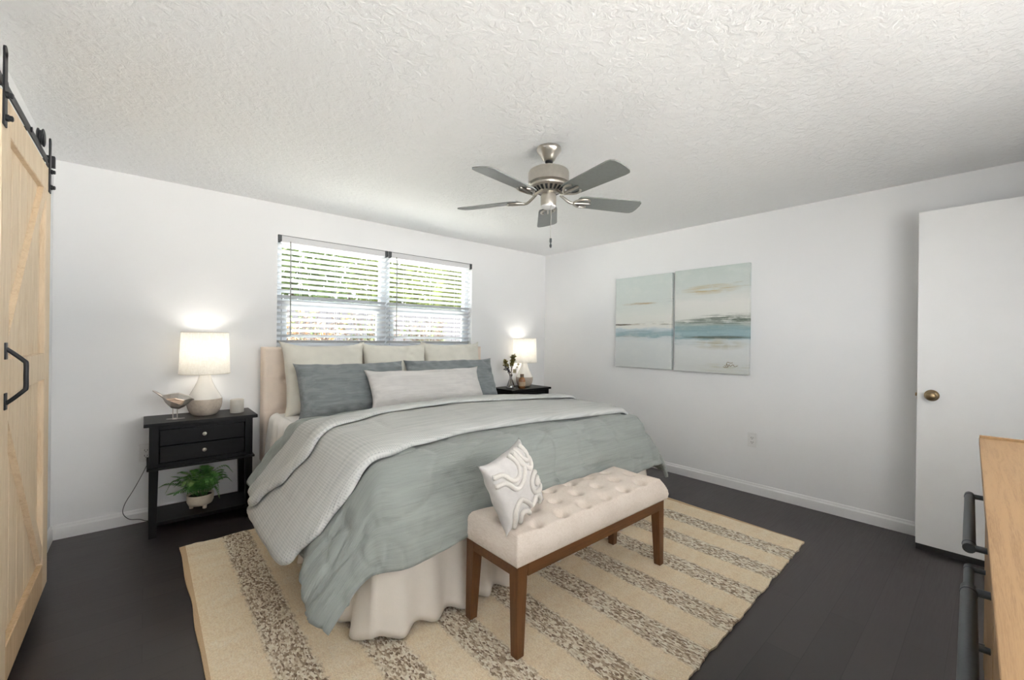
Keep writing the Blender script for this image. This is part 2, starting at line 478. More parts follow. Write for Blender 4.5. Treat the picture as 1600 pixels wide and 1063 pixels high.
# ------------------------------------------------------------------ mesh helpers
class MB:
    """collects verts and faces for ONE mesh object"""

    def __init__(self):
        self.v = []
        self.f = []

    def add(self, vs, fs):
        o = len(self.v)
        self.v += [tuple(p) for p in vs]
        self.f += [tuple(i + o for i in q) for q in fs]
        return self

    def box(self, x0, y0, z0, x1, y1, z1, bev=0.0, seg=2, mat=None):
        bm = bmesh.new()
        bmesh.ops.create_cube(bm, size=1)
        for vv in bm.verts:
            vv.co = Vector(((x0 + x1) / 2 + vv.co.x * (x1 - x0), (y0 + y1) / 2 + vv.co.y * (y1 - y0), (z0 + z1) / 2 + vv.co.z * (z1 - z0)))
        if bev > 0:
            bmesh.ops.bevel(bm, geom=bm.edges[:], offset=bev, segments=seg, profile=0.5, affect='EDGES')
        self._bm(bm, mat)
        return self

    def _bm(self, bm, mat=None):
        bm.verts.index_update()
        vs = [(mat @ q.co) if mat else q.co for q in bm.verts]
        self.add(vs, [[q.index for q in fc.verts] for fc in bm.faces])
        bm.free()

    def prism(self, pts, axis, a, b):
        """polygon pts in the two other axes, extruded from a to b on axis"""
        n = len(pts)

        def mk(p, t):
            if axis == 'X':
                return (t, p[0], p[1])
            if axis == 'Y':
                return (p[0], t, p[1])
            return (p[0], p[1], t)
        vs = [mk(p, a) for p in pts] + [mk(p, b) for p in pts]
        fs = [list(range(n))[::-1], list(range(n, 2 * n))] + [[i, (i + 1) % n, n + (i + 1) % n, n + i] for i in range(n)]
        return self.add(vs, fs)

    def hexa(self, bot, top):
        vs = list(bot) + list(top)
        return self.add(vs, [[3, 2, 1, 0], [4, 5, 6, 7]] + [[i, (i + 1) % 4, 4 + (i + 1) % 4, 4 + i] for i in range(4)])

    def lathe(self, prof, seg=40, c=(0, 0, 0), axis='Z', cap=True):
        rows = []
        vs = []
        for r_, z_ in prof:
            row = []
            for i in range(seg):
                a = 2 * PI * i / seg
                p = (r_ * math.cos(a), r_ * math.sin(a), z_)
                if axis == 'X':
                    p = (p[2], p[0], p[1])
                elif axis == 'Y':
                    p = (p[0], p[2], p[1])
                row.append(len(vs))
                vs.append((p[0] + c[0], p[1] + c[1], p[2] + c[2]))
            rows.append(row)
        fs = []
        for a, b in zip(rows, rows[1:]):
            for i in range(seg):
                fs.append([a[i], a[(i + 1) % seg], b[(i + 1) % seg], b[i]])
        if cap:
            fs.append(rows[0][::-1])
            fs.append(rows[-1])
        return self.add(vs, fs)

    def tube(self, path, rad, seg=10, closed=False):
        P = [Vector(p) for p in path]
        n = len(P)
        if not isinstance(rad, (list, tuple)):
            rad = [rad] * n
        vs, fs = [], []
        prev = None
        for i in range(n):
            t = (P[min(i + 1, n - 1)] - P[max(i - 1, 0)]).normalized()
            if prev is None:
                up = Vector((0, 0, 1)) if abs(t.z) < 0.9 else Vector((1, 0, 0))
                nrm = t.cross(up).normalized()
            else:
                nrm = (prev - t * prev.dot(t)).normalized()
            prev = nrm
            bn = t.cross(nrm)
            for j in range(seg):
                a = 2 * PI * j / seg
                vs.append(P[i] + (nrm * math.cos(a) + bn * math.sin(a)) * rad[i])
        for i in range(n - 1):
            for j in range(seg):
                fs.append([i * seg + j, i * seg + (j + 1) % seg, (i + 1) * seg + (j + 1) % seg, (i + 1) * seg + j])
        fs.append(list(range(seg))[::-1])
        fs.append([(n - 1) * seg + j for j in range(seg)])
        return self.add(vs, fs)

    def grid(self, fn, nu, nv, wrap_v=False):
        vs = [fn(i / (nu - 1), j / (nv if wrap_v else nv - 1)) for i in range(nu) for j in range(nv)]
        fs = []
        for i in range(nu - 1):
            for j in range(nv if wrap_v else nv - 1):
                j2 = (j + 1) % nv
                fs.append([i * nv + j, (i + 1) * nv + j, (i + 1) * nv + j2, i * nv + j2])
        return self.add(vs, fs)

    def sphere(self, c, r_, seg=16, rings=10, sc=(1, 1, 1)):
        bm = bmesh.new()
        bmesh.ops.create_uvsphere(bm, u_segments=seg, v_segments=rings, radius=r_)
        mt = Matrix.Translation(c) @ Matrix.Diagonal((*sc, 1))
        self._bm(bm, mt)
        return self

    def build(self, name, mat, parent=None, smooth=None, loc=None, fix=True):
        me = bpy.data.meshes.new(name)
        me.from_pydata(self.v, [], self.f)
        if fix:
            bm = bmesh.new()
            bm.from_mesh(me)
            bmesh.ops.recalc_face_normals(bm, faces=bm.faces[:])
            bm.to_mesh(me)
            bm.free()
        me.materials.append(mat if not isinstance(mat, str) else M[mat])
        o = bpy.data.objects.new(name, me)
        COL.objects.link(o)
        if parent:
            o.parent = parent
        if loc:
            o.location = loc
        if smooth is not None:
            for p in me.polygons:
                p.use_smooth = True
            if smooth < 180:
                me.set_sharp_from_angle(angle=R(smooth))
        return o


def tag(o, label=None, cat=None, group=None, kind=None):
    if label:
        o['label'] = label
    if cat:
        o['category'] = cat
    if group:
        o['group'] = group
    if kind:
        o['kind'] = kind
    return o


def thing(name, label, cat, loc=(0, 0, 0), rz=0.0, group=None, kind=None):
    o = bpy.data.objects.new(name, None)
    o.empty_display_size = 0.1
    COL.objects.link(o)
    o.location = loc
    o.rotation_euler = (0, 0, rz)
    return tag(o, label, cat, group, kind)


def subsurf(o, lv=1):
    md = o.modifiers.new('subdivision', 'SUBSURF')
    md.levels = lv
    md.render_levels = lv
    return o


def catmull(pts, n=10):
    P = [Vector(p) for p in pts]
    P = [P[0] * 2 - P[1]] + P + [P[-1] * 2 - P[-2]]
    out = []
    for i in range(1, len(P) - 2):
        for j in range(n):
            t = j / n
            p0, p1, p2, p3 = P[i - 1], P[i], P[i + 1], P[i + 2]
            out.append(0.5 * ((2 * p1) + (p2 - p0) * t + (2 * p0 - 5 * p1 + 4 * p2 - p3) * t * t + (3 * p1 - p0 - 3 * p2 + p3) * t ** 3))
    out.append(P[-2])
    return out


def interp(x, pts):
    """piecewise smooth interpolation of (x, y) pairs"""
    if x <= pts[0][0]:
        return pts[0][1]
    for (x0, y0), (x1, y1) in zip(pts, pts[1:]):
        if x <= x1:
            t = (x - x0) / (x1 - x0)
            t = t * t * (3 - 2 * t)
            return y0 + (y1 - y0) * t
    return pts[-1][1]


# ------------------------------------------------------------------ room shell
XL, XR, YB, YF, H = -0.4242, 3.7882, 3.7425, -0.62, 2.30
WX0, WX1, WZ0, WZ1 = 0.785, 2.665, 1.13, 2.056
WT = 0.13
tag(MB().box(XL - WT, YF - WT, -0.1, XR + WT, YB + WT, 0).build('floor', 'floor'), kind='structure')
tag(MB().box(XL - WT, YF - WT, H, XR + WT, YB + WT, H + 0.1).build('ceiling', 'ceiling'), kind='structure')
tag(MB().box(XL - WT, YB, 0, WX0, YB + WT, H).box(WX1, YB, 0, XR + WT, YB + WT, H)
    .box(WX0, YB, 0, WX1, YB + WT, WZ0).box(WX0, YB, WZ1, WX1, YB + WT, H).build('wall_back', 'wall'), kind='structure')
tag(MB().box(XR, YF, 0, XR + WT, YB, H).build('wall_right', 'wall'), kind='structure')
OX0, OX1, OZ0, OZ1 = -0.15, 2.55, 0.96, 1.86       # added opening in the unseen near wall, above the dresser, to let light in
tag(MB().box(XL - WT, YF - WT, 0, OX0, YF, H).box(OX1, YF - WT, 0, XR + WT, YF, H).box(OX0, YF - WT, OZ1, OX1, YF, H).box(OX0, YF - WT, 0, OX1, YF, OZ0).build('wall_front', 'wall'), kind='structure')
tag(MB().box(XL - WT, YF, 0, XL, YB, H).build('wall_left', 'wall'), kind='structure')


def base_profile(th=0.013, h=0.088):
    return [(0, 0), (th, 0), (th, h * 0.72), (th * 0.8, h * 0.78), (th * 0.62, h * 0.84), (th * 0.55, h * 0.93), (th * 0.3, h), (0, h)]


bp = base_profile()
tag(MB().prism([(YB - a, b) for a, b in bp], 'X', XL, XR).build('baseboard_back', 'trim'), kind='structure')
tag(MB().prism([(XR - a, b) for a, b in bp], 'Y', YF, YB).build('baseboard_right', 'trim'), kind='structure')
tag(MB().prism([(XL + a, b) for a, b in bp], 'Y', YF, YB).build('baseboard_left', 'trim'), kind='structure')

# windows: two single-hung units side by side in one opening
for i, (a, b) in enumerate(((WX0, 1.712), (1.712, WX1))):
    wn = thing('window_%d' % (i + 1), None, None, ((a + b) / 2, YB + 0.09, WZ0), kind='structure')
    hw, hh = (b - a) / 2, WZ1 - WZ0
    mid = 1.525 - WZ0
    fr = MB().box(-hw, -0.02, 0, -hw + 0.045, 0.04, hh, 0.004).box(hw - 0.045, -0.02, 0, hw, 0.04, hh, 0.004)
    fr.box(-hw + 0.044, -0.019, 0, hw - 0.044, 0.039, 0.05, 0.004).box(-hw + 0.044, -0.019, hh - 0.045, hw - 0.044, 0.039, hh, 0.004)
    fr.build('window_frame', 'vinyl', wn)
    sh = MB().box(-hw + 0.045, -0.03, mid - 0.03, hw - 0.045, 0.02, mid + 0.03, 0.004)
    sh.box(-hw + 0.046, -0.029, 0.05, -hw + 0.085, 0.0, mid - 0.029, 0.003).box(hw - 0.085, -0.029, 0.05, hw - 0.046, 0.0, mid - 0.029, 0.003)
    sh.box(-hw + 0.084, -0.028, 0.051, hw - 0.084, -0.001, 0.09, 0.003)
    sh.build('sash', 'vinyl', wn)
    MB().box(-hw + 0.083, -0.018, 0.088, hw - 0.083, -0.014, mid - 0.028).build('pane', 'pane', wn)
    MB().box(-hw + 0.043, 0.022, mid + 0.02, hw - 0.043, 0.026, hh - 0.043).build('pane', 'pane', wn)
tag(MB().box(WX0, YB + 0.0, WZ0, WX1, YB + 0.07, WZ0 + 0.018, 0.003).build('trim_1', 'trim'), kind='structure')

# ------------------------------------------------------------------ white door, open near the right wall
DX, DY0, DY1, DZ0, DZ1 = 3.552, -0.46, 0.324, 0.036, 2.045
door = thing('door_1', 'plain white slab door standing open near the right wall', 'door', (DX, DY0, 0), kind='structure')
MB().box(0, 0, DZ0, 0.035, DY1 - DY0, DZ1, 0.002).build('door_slab', 'door_white', door)
MB().box(0.004, 0.002, 0.0, 0.031, DY1 - DY0 - 0.002, DZ0 - 0.012).box(-0.004, 0.0, DZ0 - 0.012, 0.039, DY1 - DY0 - 0.001, DZ0 + 0.0, 0.002).build('door_sweep', 'dark_gap', door)
kb = MB().lathe([(0.0335, 0), (0.0335, -0.004), (0.030, -0.009), (0.017, -0.011), (0.012, -0.014), (0.012, -0.028), (0.017, -0.034), (0.024, -0.040), (0.026, -0.050), (0.022, -0.058), (0.012, -0.062), (0.0, -0.0625)], 32, (0, 0.72, 0.938), 'X', cap=False)
kb.build('door_knob', 'brass', door, smooth=50)
kb = MB().lathe([(0.0335, 0), (0.0335, 0.004), (0.030, 0.009), (0.012, 0.014), (0.012, 0.028), (0.024, 0.040), (0.026, 0.050), (0.012, 0.062), (0.0, 0.0625)], 32, (0.035, 0.72, 0.938), 'X', cap=False)
kb.build('door_knob', 'brass', door, smooth=50)
MB().box(0.006, DY1 - DY0 - 0.0005, 0.91, 0.029, DY1 - DY0 + 0.001, 0.967).box(0.011, DY1 - DY0, 0.928, 0.024, DY1 - DY0 + 0.009, 0.948, 0.002).build('latch_plate', 'brass', door)

# ------------------------------------------------------------------ sliding barn door on the left wall
bd = thing('barn_door', 'natural pine sliding barn door with diagonal braces hung on the left wall', 'door', (-0.400, 2.0, 0))
BW0, BW1, BZ0, BZ1 = 0.055, 0.965, 0.065, 2.015     # local y, z
pl = MB()
nb = 7
for i in range(nb):
    y0 = BW0 + 0.006 + (BW1 - BW0 - 0.012) * i / nb
    y1 = BW0 + 0.006 + (BW1 - BW0 - 0.012) * (i + 1) / nb
    pl.box(0, y0 + 0.0012, BZ0 + 0.004, 0.036, y1 - 0.0012, BZ1 - 0.004, 0.003, 1)
pl.build('plank_panel', 'pine', bd)
X0, X1 = 0.030, 0.055
st = 0.118
MB().box(X0, BW0, BZ0, X1, BW0 + st, BZ1, 0.003, 1).build('stile', 'pine', bd)
MB().box(X0, BW1 - st, BZ0, X1, BW1, BZ1, 0.003, 1).build('stile', 'pine', bd)
for z0, z1 in ((BZ0, BZ0 + 0.13), (1.038, 1.158), (BZ1 - 0.115, BZ1)):
    MB().box(X0, BW0 + st, z0, X1, BW1 - st, z1, 0.003, 1).build('rail', 'pine_side' if z0 < 0.2 else 'pine', bd)


def brace(p, q, wd):
    a, b = Vector((0, *p)), Vector((0, *q))
    t = (b - a).normalized()
    nn_ = Vector((0, -t.z, t.y)) * wd / 2
    y_lo, y_hi = BW0 + st, BW1 - st
    mbq = MB()
    c = [a - nn_, b - nn_, b + nn_, a + nn_]
    c = [Vector((0, min(max(p_.y, y_lo), y_hi), p_.z)) for p_ in c]
    mbq.hexa([(X0, *p_.yz) for p_ in c], [(X1 - 0.001, *p_.yz) for p_ in c])
    return mbq


brace((BW0 + st, 1.20), (BW1 - st, 1.895), 0.085).build('brace', 'pine', bd)
brace((BW0 + st, 0.99), (BW1 - st, 0.24), 0.085).build('brace', 'pine', bd)
hy = BW0 + 0.070
hd = MB().box(X1, hy - 0.014, 1.160, X1 + 0.004, hy + 0.014, 1.215, 0.001).box(X1, hy - 0.014, 0.995, X1 + 0.004, hy + 0.014, 1.050, 0.001)
hd.tube(catmull([(X1 + 0.002, hy, 1.195), (X1 + 0.018, hy, 1.180), (X1 + 0.041, hy, 1.155), (X1 + 0.046, hy, 1.145), (X1 + 0.046, hy, 1.105), (X1 + 0.046, hy, 1.065), (X1 + 0.041, hy, 1.055), (X1 + 0.018, hy, 1.030), (X1 + 0.002, hy, 1.015)], 5), 0.0065, 10)
hd.build('door_handle', 'black_metal', bd, smooth=50)
for yy in (BW0 + 0.022, BW1 - 0.05):
    hg = MB().box(X1 - 0.0, yy - 0.020, 1.905, X1 + 0.005, yy + 0.020, 2.140, 0.0015, 1)
    hg.lathe([(0.0, 0), (0.020, 0), (0.020, 0.005), (0.0, 0.005)], 24, (X1, yy, 2.140), 'X', cap=False)
    ho = hg.build('strap_hanger', 'black_metal', bd, smooth=40)
    MB().lathe([(0.0, -0.012), (0.034, -0.012), (0.040, -0.010), (0.040, -0.006), (0.033, -0.003), (0.033, 0.003), (0.040, 0.006), (0.040, 0.010), (0.034, 0.012), (0.0, 0.012)], 28, (X1 - 0.027, yy, 2.156), 'X', cap=False).build('wheel', 'black_metal', ho, smooth=40)
    for zz in (1.932, 2.005):
        MB().lathe([(0.011, 0.005), (0.011, 0.011), (0.009, 0.013), (0.009, 0.019), (0.006, 0.021), (0.0, 0.021)], 14, (X1, yy, zz), 'X', cap=False).build('bolt', 'black_metal', ho, smooth=40)
rl = thing('barn_door_track', 'flat black iron track bar running above the pine barn door', 'track', (-0.372, 1.2, 2.084))
MB().box(-0.003, 0, -0.0, 0.003, 1.95, 0.032, 0.001, 1).build('track_bar', 'black_metal', rl)
for yy in (0.2, 0.62, 1.04, 1.46, 1.88):
    MB().lathe([(0.008, -0.055), (0.008, 0.003), (0.011, 0.0035), (0.011, 0.009), (0.0, 0.009)], 14, (0, yy, 0.016), 'X', cap=False).build('standoff', 'black_metal', rl, smooth=40)
MB().box(-0.01, 1.925, 0.0, 0.022, 1.950, 0.058, 0.003).build('end_stop', 'black_metal', rl)

# ------------------------------------------------------------------ window blinds
for i, (a, b) in enumerate(((WX0 + 0.004, 1.703), (1.715, WX1 - 0.004))):
    lab = ('white slatted blind in the left half of the window' if i == 0 else 'white slatted blind in the right half of the window')
    bl = thing('window_blind', lab, 'blind', ((a + b) / 2, YB + 0.034, WZ1), 0, 'slatted blinds in the window')
    hw = (b - a) / 2
    MB().box(-hw, -0.03, -0.052, hw, 0.03, -0.003, 0.002).build('headrail', 'headrail', bl)
    MB().box(-hw, -0.0325, -0.0035, hw, 0.0325, -0.0005).build('headrail_lip', 'bracket', bl)
    for sx_ in (-1, 1):
        xx = sx_ * (hw - 0.012)
        MB().box(xx - 0.013, -0.040, -0.052, xx + 0.013, -0.030, 0.0, 0.002).box(xx - 0.010, -0.040, -0.060, xx + 0.006, -0.012, -0.052, 0.002).build('bracket', 'bracket', bl)
    sl = MB()
    pit = 0.0452
    nsl = 18
    th = R(25)
    for q in range(nsl):
        zc = -0.078 - q * pit
        if zc < -(WZ1 - 1.20):
            break
        prof = []
        for s_ in range(5):
            t = -0.025 + 0.0125 * s_
            bow = 0.0016 * (1 - (t / 0.025) ** 2)
            prof.append((t * math.cos(th) + bow * math.sin(th), -t * math.sin(th) + bow * math.cos(th) + zc))
        pp = prof + [(p0 - 0.002 * math.sin(th), p1 - 0.0022) for p0, p1 in prof[::-1]]
        sl.prism(pp, 'X', -hw + 0.002, hw - 0.002)
        zl = zc
    sl.build('slats', 'slat', bl)
    MB().box(-hw, -0.026, zl - 0.052, hw, 0.026, zl - 0.034, 0.004).build('bottom_rail', 'slat', bl)
    cd = MB()
    for fx in (-0.62, 0.0, 0.62):
        for yy in (-0.0245, 0.0245):
            cd.tube([(fx * hw, yy, -0.05), (fx * hw, yy, zl - 0.03)], 0.0011, 5)
    cd.build('ladder_cord', 'white_plastic', bl)
    xw = -hw + (0.088 if i == 0 else 0.075)
    MB().tube([(xw, -0.036, -0.045), (xw, -0.044, -0.085), (xw + 0.004, -0.044, -0.80)], 0.0042, 8).build('tilt_wand', 'wand', bl, smooth=60)

# ------------------------------------------------------------------ ceiling fan
fan = thing('ceiling_fan', 'brushed nickel ceiling fan with five grey blades and a pull chain', 'fan', (1.672, 1.633, H))
MB().lathe([(0.066, 0.0), (0.068, -0.010), (0.066, -0.018), (0.052, -0.035), (0.040, -0.055), (0.034, -0.066), (0.026, -0.072), (0.0, -0.072)], 40, cap=False).build('canopy', 'nickel', fan, smooth=40)
MB().lathe([(0.022, -0.070), (0.022, -0.078), (0.016, -0.084), (0.0, -0.085)], 24, cap=False).build('ball_joint', 'black_metal', fan, smooth=40)
MB().lathe([(0.011, -0.072), (0.011, -0.125)], 20).build('downrod', 'nickel', fan, smooth=40)
MB().lathe([(0.0, -0.112), (0.060, -0.114), (0.092, -0.120), (0.108, -0.130), (0.112, -0.142), (0.112, -0.196), (0.106, -0.203), (0.100, -0.206), (0.098, -0.216), (0.0, -0.216)], 56, cap=False).build('motor_housing', 'nickel', fan, smooth=35)
vt = MB().lathe([(0.094, -0.214), (0.070, -0.236), (0.042, -0.250), (0.0, -0.252)], 40, cap=False)
vt.build('vent_skirt', 'nickel', fan, smooth=40)
ribs = MB()
for i in range(20):
    a = 2 * PI * i / 20
    p = lambda r_, z_, w_: (r_ * math.cos(a) - w_ * math.sin(a), r_ * math.sin(a) + w_ * math.cos(a), z_)
    ribs.hexa([p(0.064, -0.243, -0.005), p(0.086, -0.2265, -0.007), p(0.086, -0.2265, 0.007), p(0.064, -0.243, 0.005)],
              [p(0.064, -0.240, -0.005), p(0.086, -0.2235, -0.007), p(0.086, -0.2235, 0.007), p(0.064, -0.240, 0.005)])
ribs.build('vent_slots', 'dark_gap', fan)
MB().lathe([(0.036, -0.248), (0.042, -0.262), (0.0425, -0.266), (0.0425, -0.312), (0.041, -0.318), (0.0, -0.318)], 40, cap=False).build('switch_housing', 'nickel', fan, smooth=40)
MB().lathe([(0.041, -0.318), (0.039, -0.325), (0.030, -0.330), (0.0, -0.332)], 40, cap=False).build('bottom_cap', 'white_plastic', fan, smooth=40)
for kk in range(5):
    ang = R(189.18 + 72 * kk)
    bz = -0.278
    rot = Matrix.Rotation(ang, 4, 'Z') @ Matrix.Translation((0, 0, bz)) @ Matrix.Rotation(R(-12), 4, 'X')
    out = []
    r0, r1 = 0.175, 0.548
    pts = [(r0, -0.050), (r0 + 0.03, -0.056), (r1 - 0.045, -0.067), (r1 - 0.020, -0.064), (r1 - 0.006, -0.050), (r1, -0.020),
           (r1, 0.020), (r1 - 0.006, 0.050), (r1 - 0.020, 0.064), (r1 - 0.045, 0.067), (r0 + 0.03, 0.056), (r0, 0.050), (r0 - 0.006, 0.03), (r0 - 0.006, -0.03)]
    bm_ = MB().prism(pts, 'Z', -0.003, 0.003)
    bm_.v = [tuple(rot @ Vector(p_)) for p_ in bm_.v]
    bo = bm_.build('blade', 'fan_blade', fan)
    ir = MB()
    # forked iron: an arm that dips from the motor and two curling prongs under the blade
    arm = catmull([(0.070, 0, 0.030), (0.095, 0, 0.010), (0.125, 0, -0.010), (0.155, 0, -0.012), (0.190, 0, -0.008)], 6)
    ir.tube(arm, [0.008] * len(arm), 8)
    for s_ in (-1, 1):
        pr = catmull([(0.140, 0, -0.012), (0.160, s_ * 0.022, -0.010), (0.185, s_ * 0.038, -0.008), (0.215, s_ * 0.040, -0.007), (0.232, s_ * 0.030, -0.007)], 5)
        ir.tube(pr, [0.0065] * len(pr), 8)
        ir.lathe([(0.0, -0.011), (0.007, -0.009), (0.007, -0.004), (0.0, -0.004)], 10, (0.205, s_ * 0.038, 0), cap=False)
    pr = catmull([(0.150, 0, -0.012), (0.20, 0, -0.009), (0.235, 0, -0.007), (0.250, 0, -0.007)], 5)
    ir.tube(pr, [0.008] * (len(pr) - 4) + [0.007, 0.006, 0.005, 0.004], 8)
    ir.v = [tuple(rot @ Vector(p_)) for p_ in ir.v]
    ir.build('blade_iron', 'nickel', bo, smooth=50)
ch = MB().tube([(-0.012, -0.030, -0.300), (-0.016, -0.036, -0.320), (-0.016, -0.036, -0.505)], 0.0016, 6)
co = ch.build('pull_chain', 'nickel', fan)
MB().lathe([(0.0, -0.503), (0.006, -0.505), (0.0065, -0.522), (0.003, -0.533), (0.006, -0.540), (0.0065, -0.548), (0.003, -0.556), (0.0, -0.556)], 14, (-0.016, -0.036, 0), cap=False).build('pull', 'bracket', co, smooth=50)


# ------------------------------------------------------------------ nightstands
def nightstand(x0, y0, label):
    """front-left floor corner at (x0, y0); 0.60 wide, 0.365 deep, 0.705 tall"""
    W, D, HT = 0.60, 0.345, 0.705
    t = thing('nightstand', label, 'nightstand', (x0, y0, 0), 0, 'black two-drawer nightstands beside the bed')
    MB().box(0, -0.012, HT - 0.022, W, D, HT, 0.003).build('top', 'black_wood', t)
    z0, z1 = 0.430, HT - 0.022
    a, b = 0.028, W - 0.028
    bx = MB().box(a, 0.008, z0, a + 0.018, D - 0.01, z1).box(b - 0.018, 0.008, z0, b, D - 0.01, z1)
    bx.box(a, D - 0.024, z0, b, D - 0.010, z1).box(a, 0.02, z0, b, D - 0.01, z0 + 0.015)
    bx.box(a, 0.0, z0, a + 0.045, 0.02, z1, 0.002).box(b - 0.045, 0.0, z0, b, 0.02, z1, 0.002)
    bx.box(a + 0.045, 0.002, z1 - 0.022, b - 0.045, 0.02, z1).box(a + 0.045, 0.002, z0, b - 0.045, 0.02, z0 + 0.022)
    bx.build('carcass', 'black_wood', t)
    da, db = a + 0.049, b - 0.049
    mz = (z0 + z1) / 2
    for q0, q1 in ((mz + 0.002, z1 - 0.025), (z0 + 0.025, mz - 0.002)):
        dr = MB().box(da, 0.006, q0, db, 0.022, q1, 0.002)
        dr.box(da + 0.01, 0.022, q0 + 0.004, db - 0.01, D - 0.06, q1 - 0.02)
        d_ = dr.build('drawer', 'black_wood', t)
        MB().lathe([(0.006, 0.006), (0.005, -0.006), (0.010, -0.012), (0.0125, -0.018), (0.010, -0.024), (0.0, -0.027)], 16, ((da + db) / 2, 0, (q0 + q1) / 2 + 0.004), 'Y', cap=False).build('knob', 'crystal', d_, smooth=60)
    MB().box(0.016, -0.012, z0 - 0.016, W - 0.016, D - 0.004, z0, 0.004).build('waist_moulding', 'black_wood', t)
    for (cx, cy, sx_, sy_) in ((0.028, 0.0, 1, 1), (W - 0.028, 0.0, -1, 1), (0.028, D - 0.01, 1, -1), (W - 0.028, D - 0.01, -1, -1)):
        ww, wb = 0.044, 0.036
        f_ = lambda wv, zz: [(cx, cy, zz), (cx + sx_ * wv, cy, zz), (cx + sx_ * wv, cy + sy_ * wv, zz), (cx, cy + sy_ * wv, zz)]
        MB().hexa(f_(wb, 0.0), f_(ww, z0 - 0.016)).build('leg', 'black_wood', t)
    MB().box(0.034, 0.006, 0.070, W - 0.034, D - 0.016, 0.090, 0.002).build('lower_shelf', 'black_wood', t)
    return t


nightstand(-0.004, 3.385, 'black two-drawer nightstand with a potted fern on its lower shelf')
nightstand(2.935, 3.385, 'black nightstand in the far corner, beyond the right side of the bed')


# ------------------------------------------------------------------ lamps
def lamp(x, y, z, s, label, sh_top=0.134, sh_bot=0.145):
    t = thing('table_lamp', label, 'lamp', (x, y, z), 0, 'lit table lamps on the nightstands')
    up = [(0.100, 0.112), (0.096, 0.121), (0.080, 0.151), (0.060, 0.190), (0.045, 0.224), (0.036, 0.256), (0.032, 0.282), (0.032, 0.300), (0.0, 0.301)]
    lo = [(0.0, 0.0), (0.062, 0.0), (0.070, 0.005), (0.084, 0.022), (0.096, 0.051), (0.101, 0.080), (0.1005, 0.108), (0.100, 0.112)]
    sc = lambda L: [(a * s, b * s) for a, b in L]
    MB().lathe(sc(lo), 48, cap=False).build('base', 'ceramic_taupe', t, smooth=60)
    MB().lathe(sc(up), 48, cap=False).build('neck', 'ceramic_white', t, smooth=60)
    z0, z1 = 0.284 * s, 0.564 * s
    MB().lathe([(0.007, 0.299 * s), (0.007, 0.37 * s)], 12).build('socket', 'brass', t, smooth=50)
    MB().sphere((0, 0, 0.405 * s), 0.026, 16, 10, (1, 1, 1.25)).build('bulb', 'bulb', t, smooth=180)
    sp = MB().lathe([(sh_bot * s, z0), (sh_top * s, z1), (sh_top * s - 0.002, z1), (sh_bot * s - 0.002, z0), (sh_bot * s, z0)], 56, cap=False)
    so = sp.build('lamp_shade', 'shade', t, smooth=50)
    for rr, zz in ((sh_bot * s, z0), (sh_top * s, z1)):
        rg = MB()
        rg.tube([(rr * math.cos(q * PI / 24), rr * math.sin(q * PI / 24), zz) for q in range(49)], 0.0022, 6)
        rg.build('shade_rim', 'cream', so)
    sp_ = MB()
    for q in range(3):
        a = 2 * PI * q / 3 + 0.4
        sp_.tube([(0.008 * math.cos(a), 0.008 * math.sin(a), 0.36 * s), ((sh_bot - 0.002) * s * math.cos(a), (sh_bot - 0.002) * s * math.sin(a), z0 + 0.02)], 0.0016, 6)
    sp_.build('shade_spider', 'brass', t)
    ld = bpy.data.lights.new('lamp_light', 'POINT')
    ld.energy = 0.65
    ld.color = (1, 0.96, 0.90)
    ld.shadow_soft_size = 0.05
    lo_ = bpy.data.objects.new('lamp_light', ld)
    COL.objects.link(lo_)
    lo_.parent = t
    lo_.location = (0, 0, 0.455 * s)
    return t


lamp(0.312, 3.575, 0.705, 1.0, 'lit white lamp with drum shade on the left nightstand, between bird and candle')
lamp(3.330, 3.610, 0.705, 0.98, 'lit lamp with drum shade on the nightstand in the far corner')

# lamp cord down to the skirting
cp = catmull([(0.05, YB - 0.016, 0.47), (0.0, YB - 0.02, 0.34), (-0.045, YB - 0.03, 0.24), (-0.09, YB - 0.03, 0.15), (-0.10, YB - 0.03, 0.09), (-0.07, YB - 0.035, 0.045), (-0.02, YB - 0.035, 0.03), (0.04, YB - 0.04, 0.007), (0.2, YB - 0.045, 0.006)], 8)
tag(MB().tube(cp, 0.0022, 6).build('power_cord', M['bracket'], smooth=60), 'thin dark power cord looping down the wall behind the left nightstand', 'cord')


# ------------------------------------------------------------------ outlets
def outlet(loc, rz, label):
    t = thing('wall_outlet', label, 'outlet', loc, rz)
    MB().box(-0.036, -0.006, -0.058, 0.036, 0.0, 0.058, 0.002).build('cover_plate', 'white_plastic', t)
    MB().box(-0.017, -0.009, -0.034, 0.017, -0.005, 0.034, 0.0015).build('receptacle', 'white_plastic', t)
    sm = MB()
    for zc in (-0.018, 0.018):
        sm.box(-0.0085, -0.0096, zc - 0.005, -0.0055, -0.0085, zc + 0.006).box(0.0055, -0.0096, zc - 0.004, 0.0085, -0.0085, zc + 0.005)
        sm.lathe([(0.0, -0.0096), (0.0028, -0.0096), (0.0028, -0.0085)], 10, (0, 0, zc - 0.010), 'Y', cap=False)
    sm.build('socket_slots', 'slot', t)


outlet((XR, 1.325, 0.440), -PI / 2, 'white wall outlet low on the right wall below the paintings')
outlet((0.010, YB, 0.458), 0, 'white wall outlet half hidden behind the left nightstand')

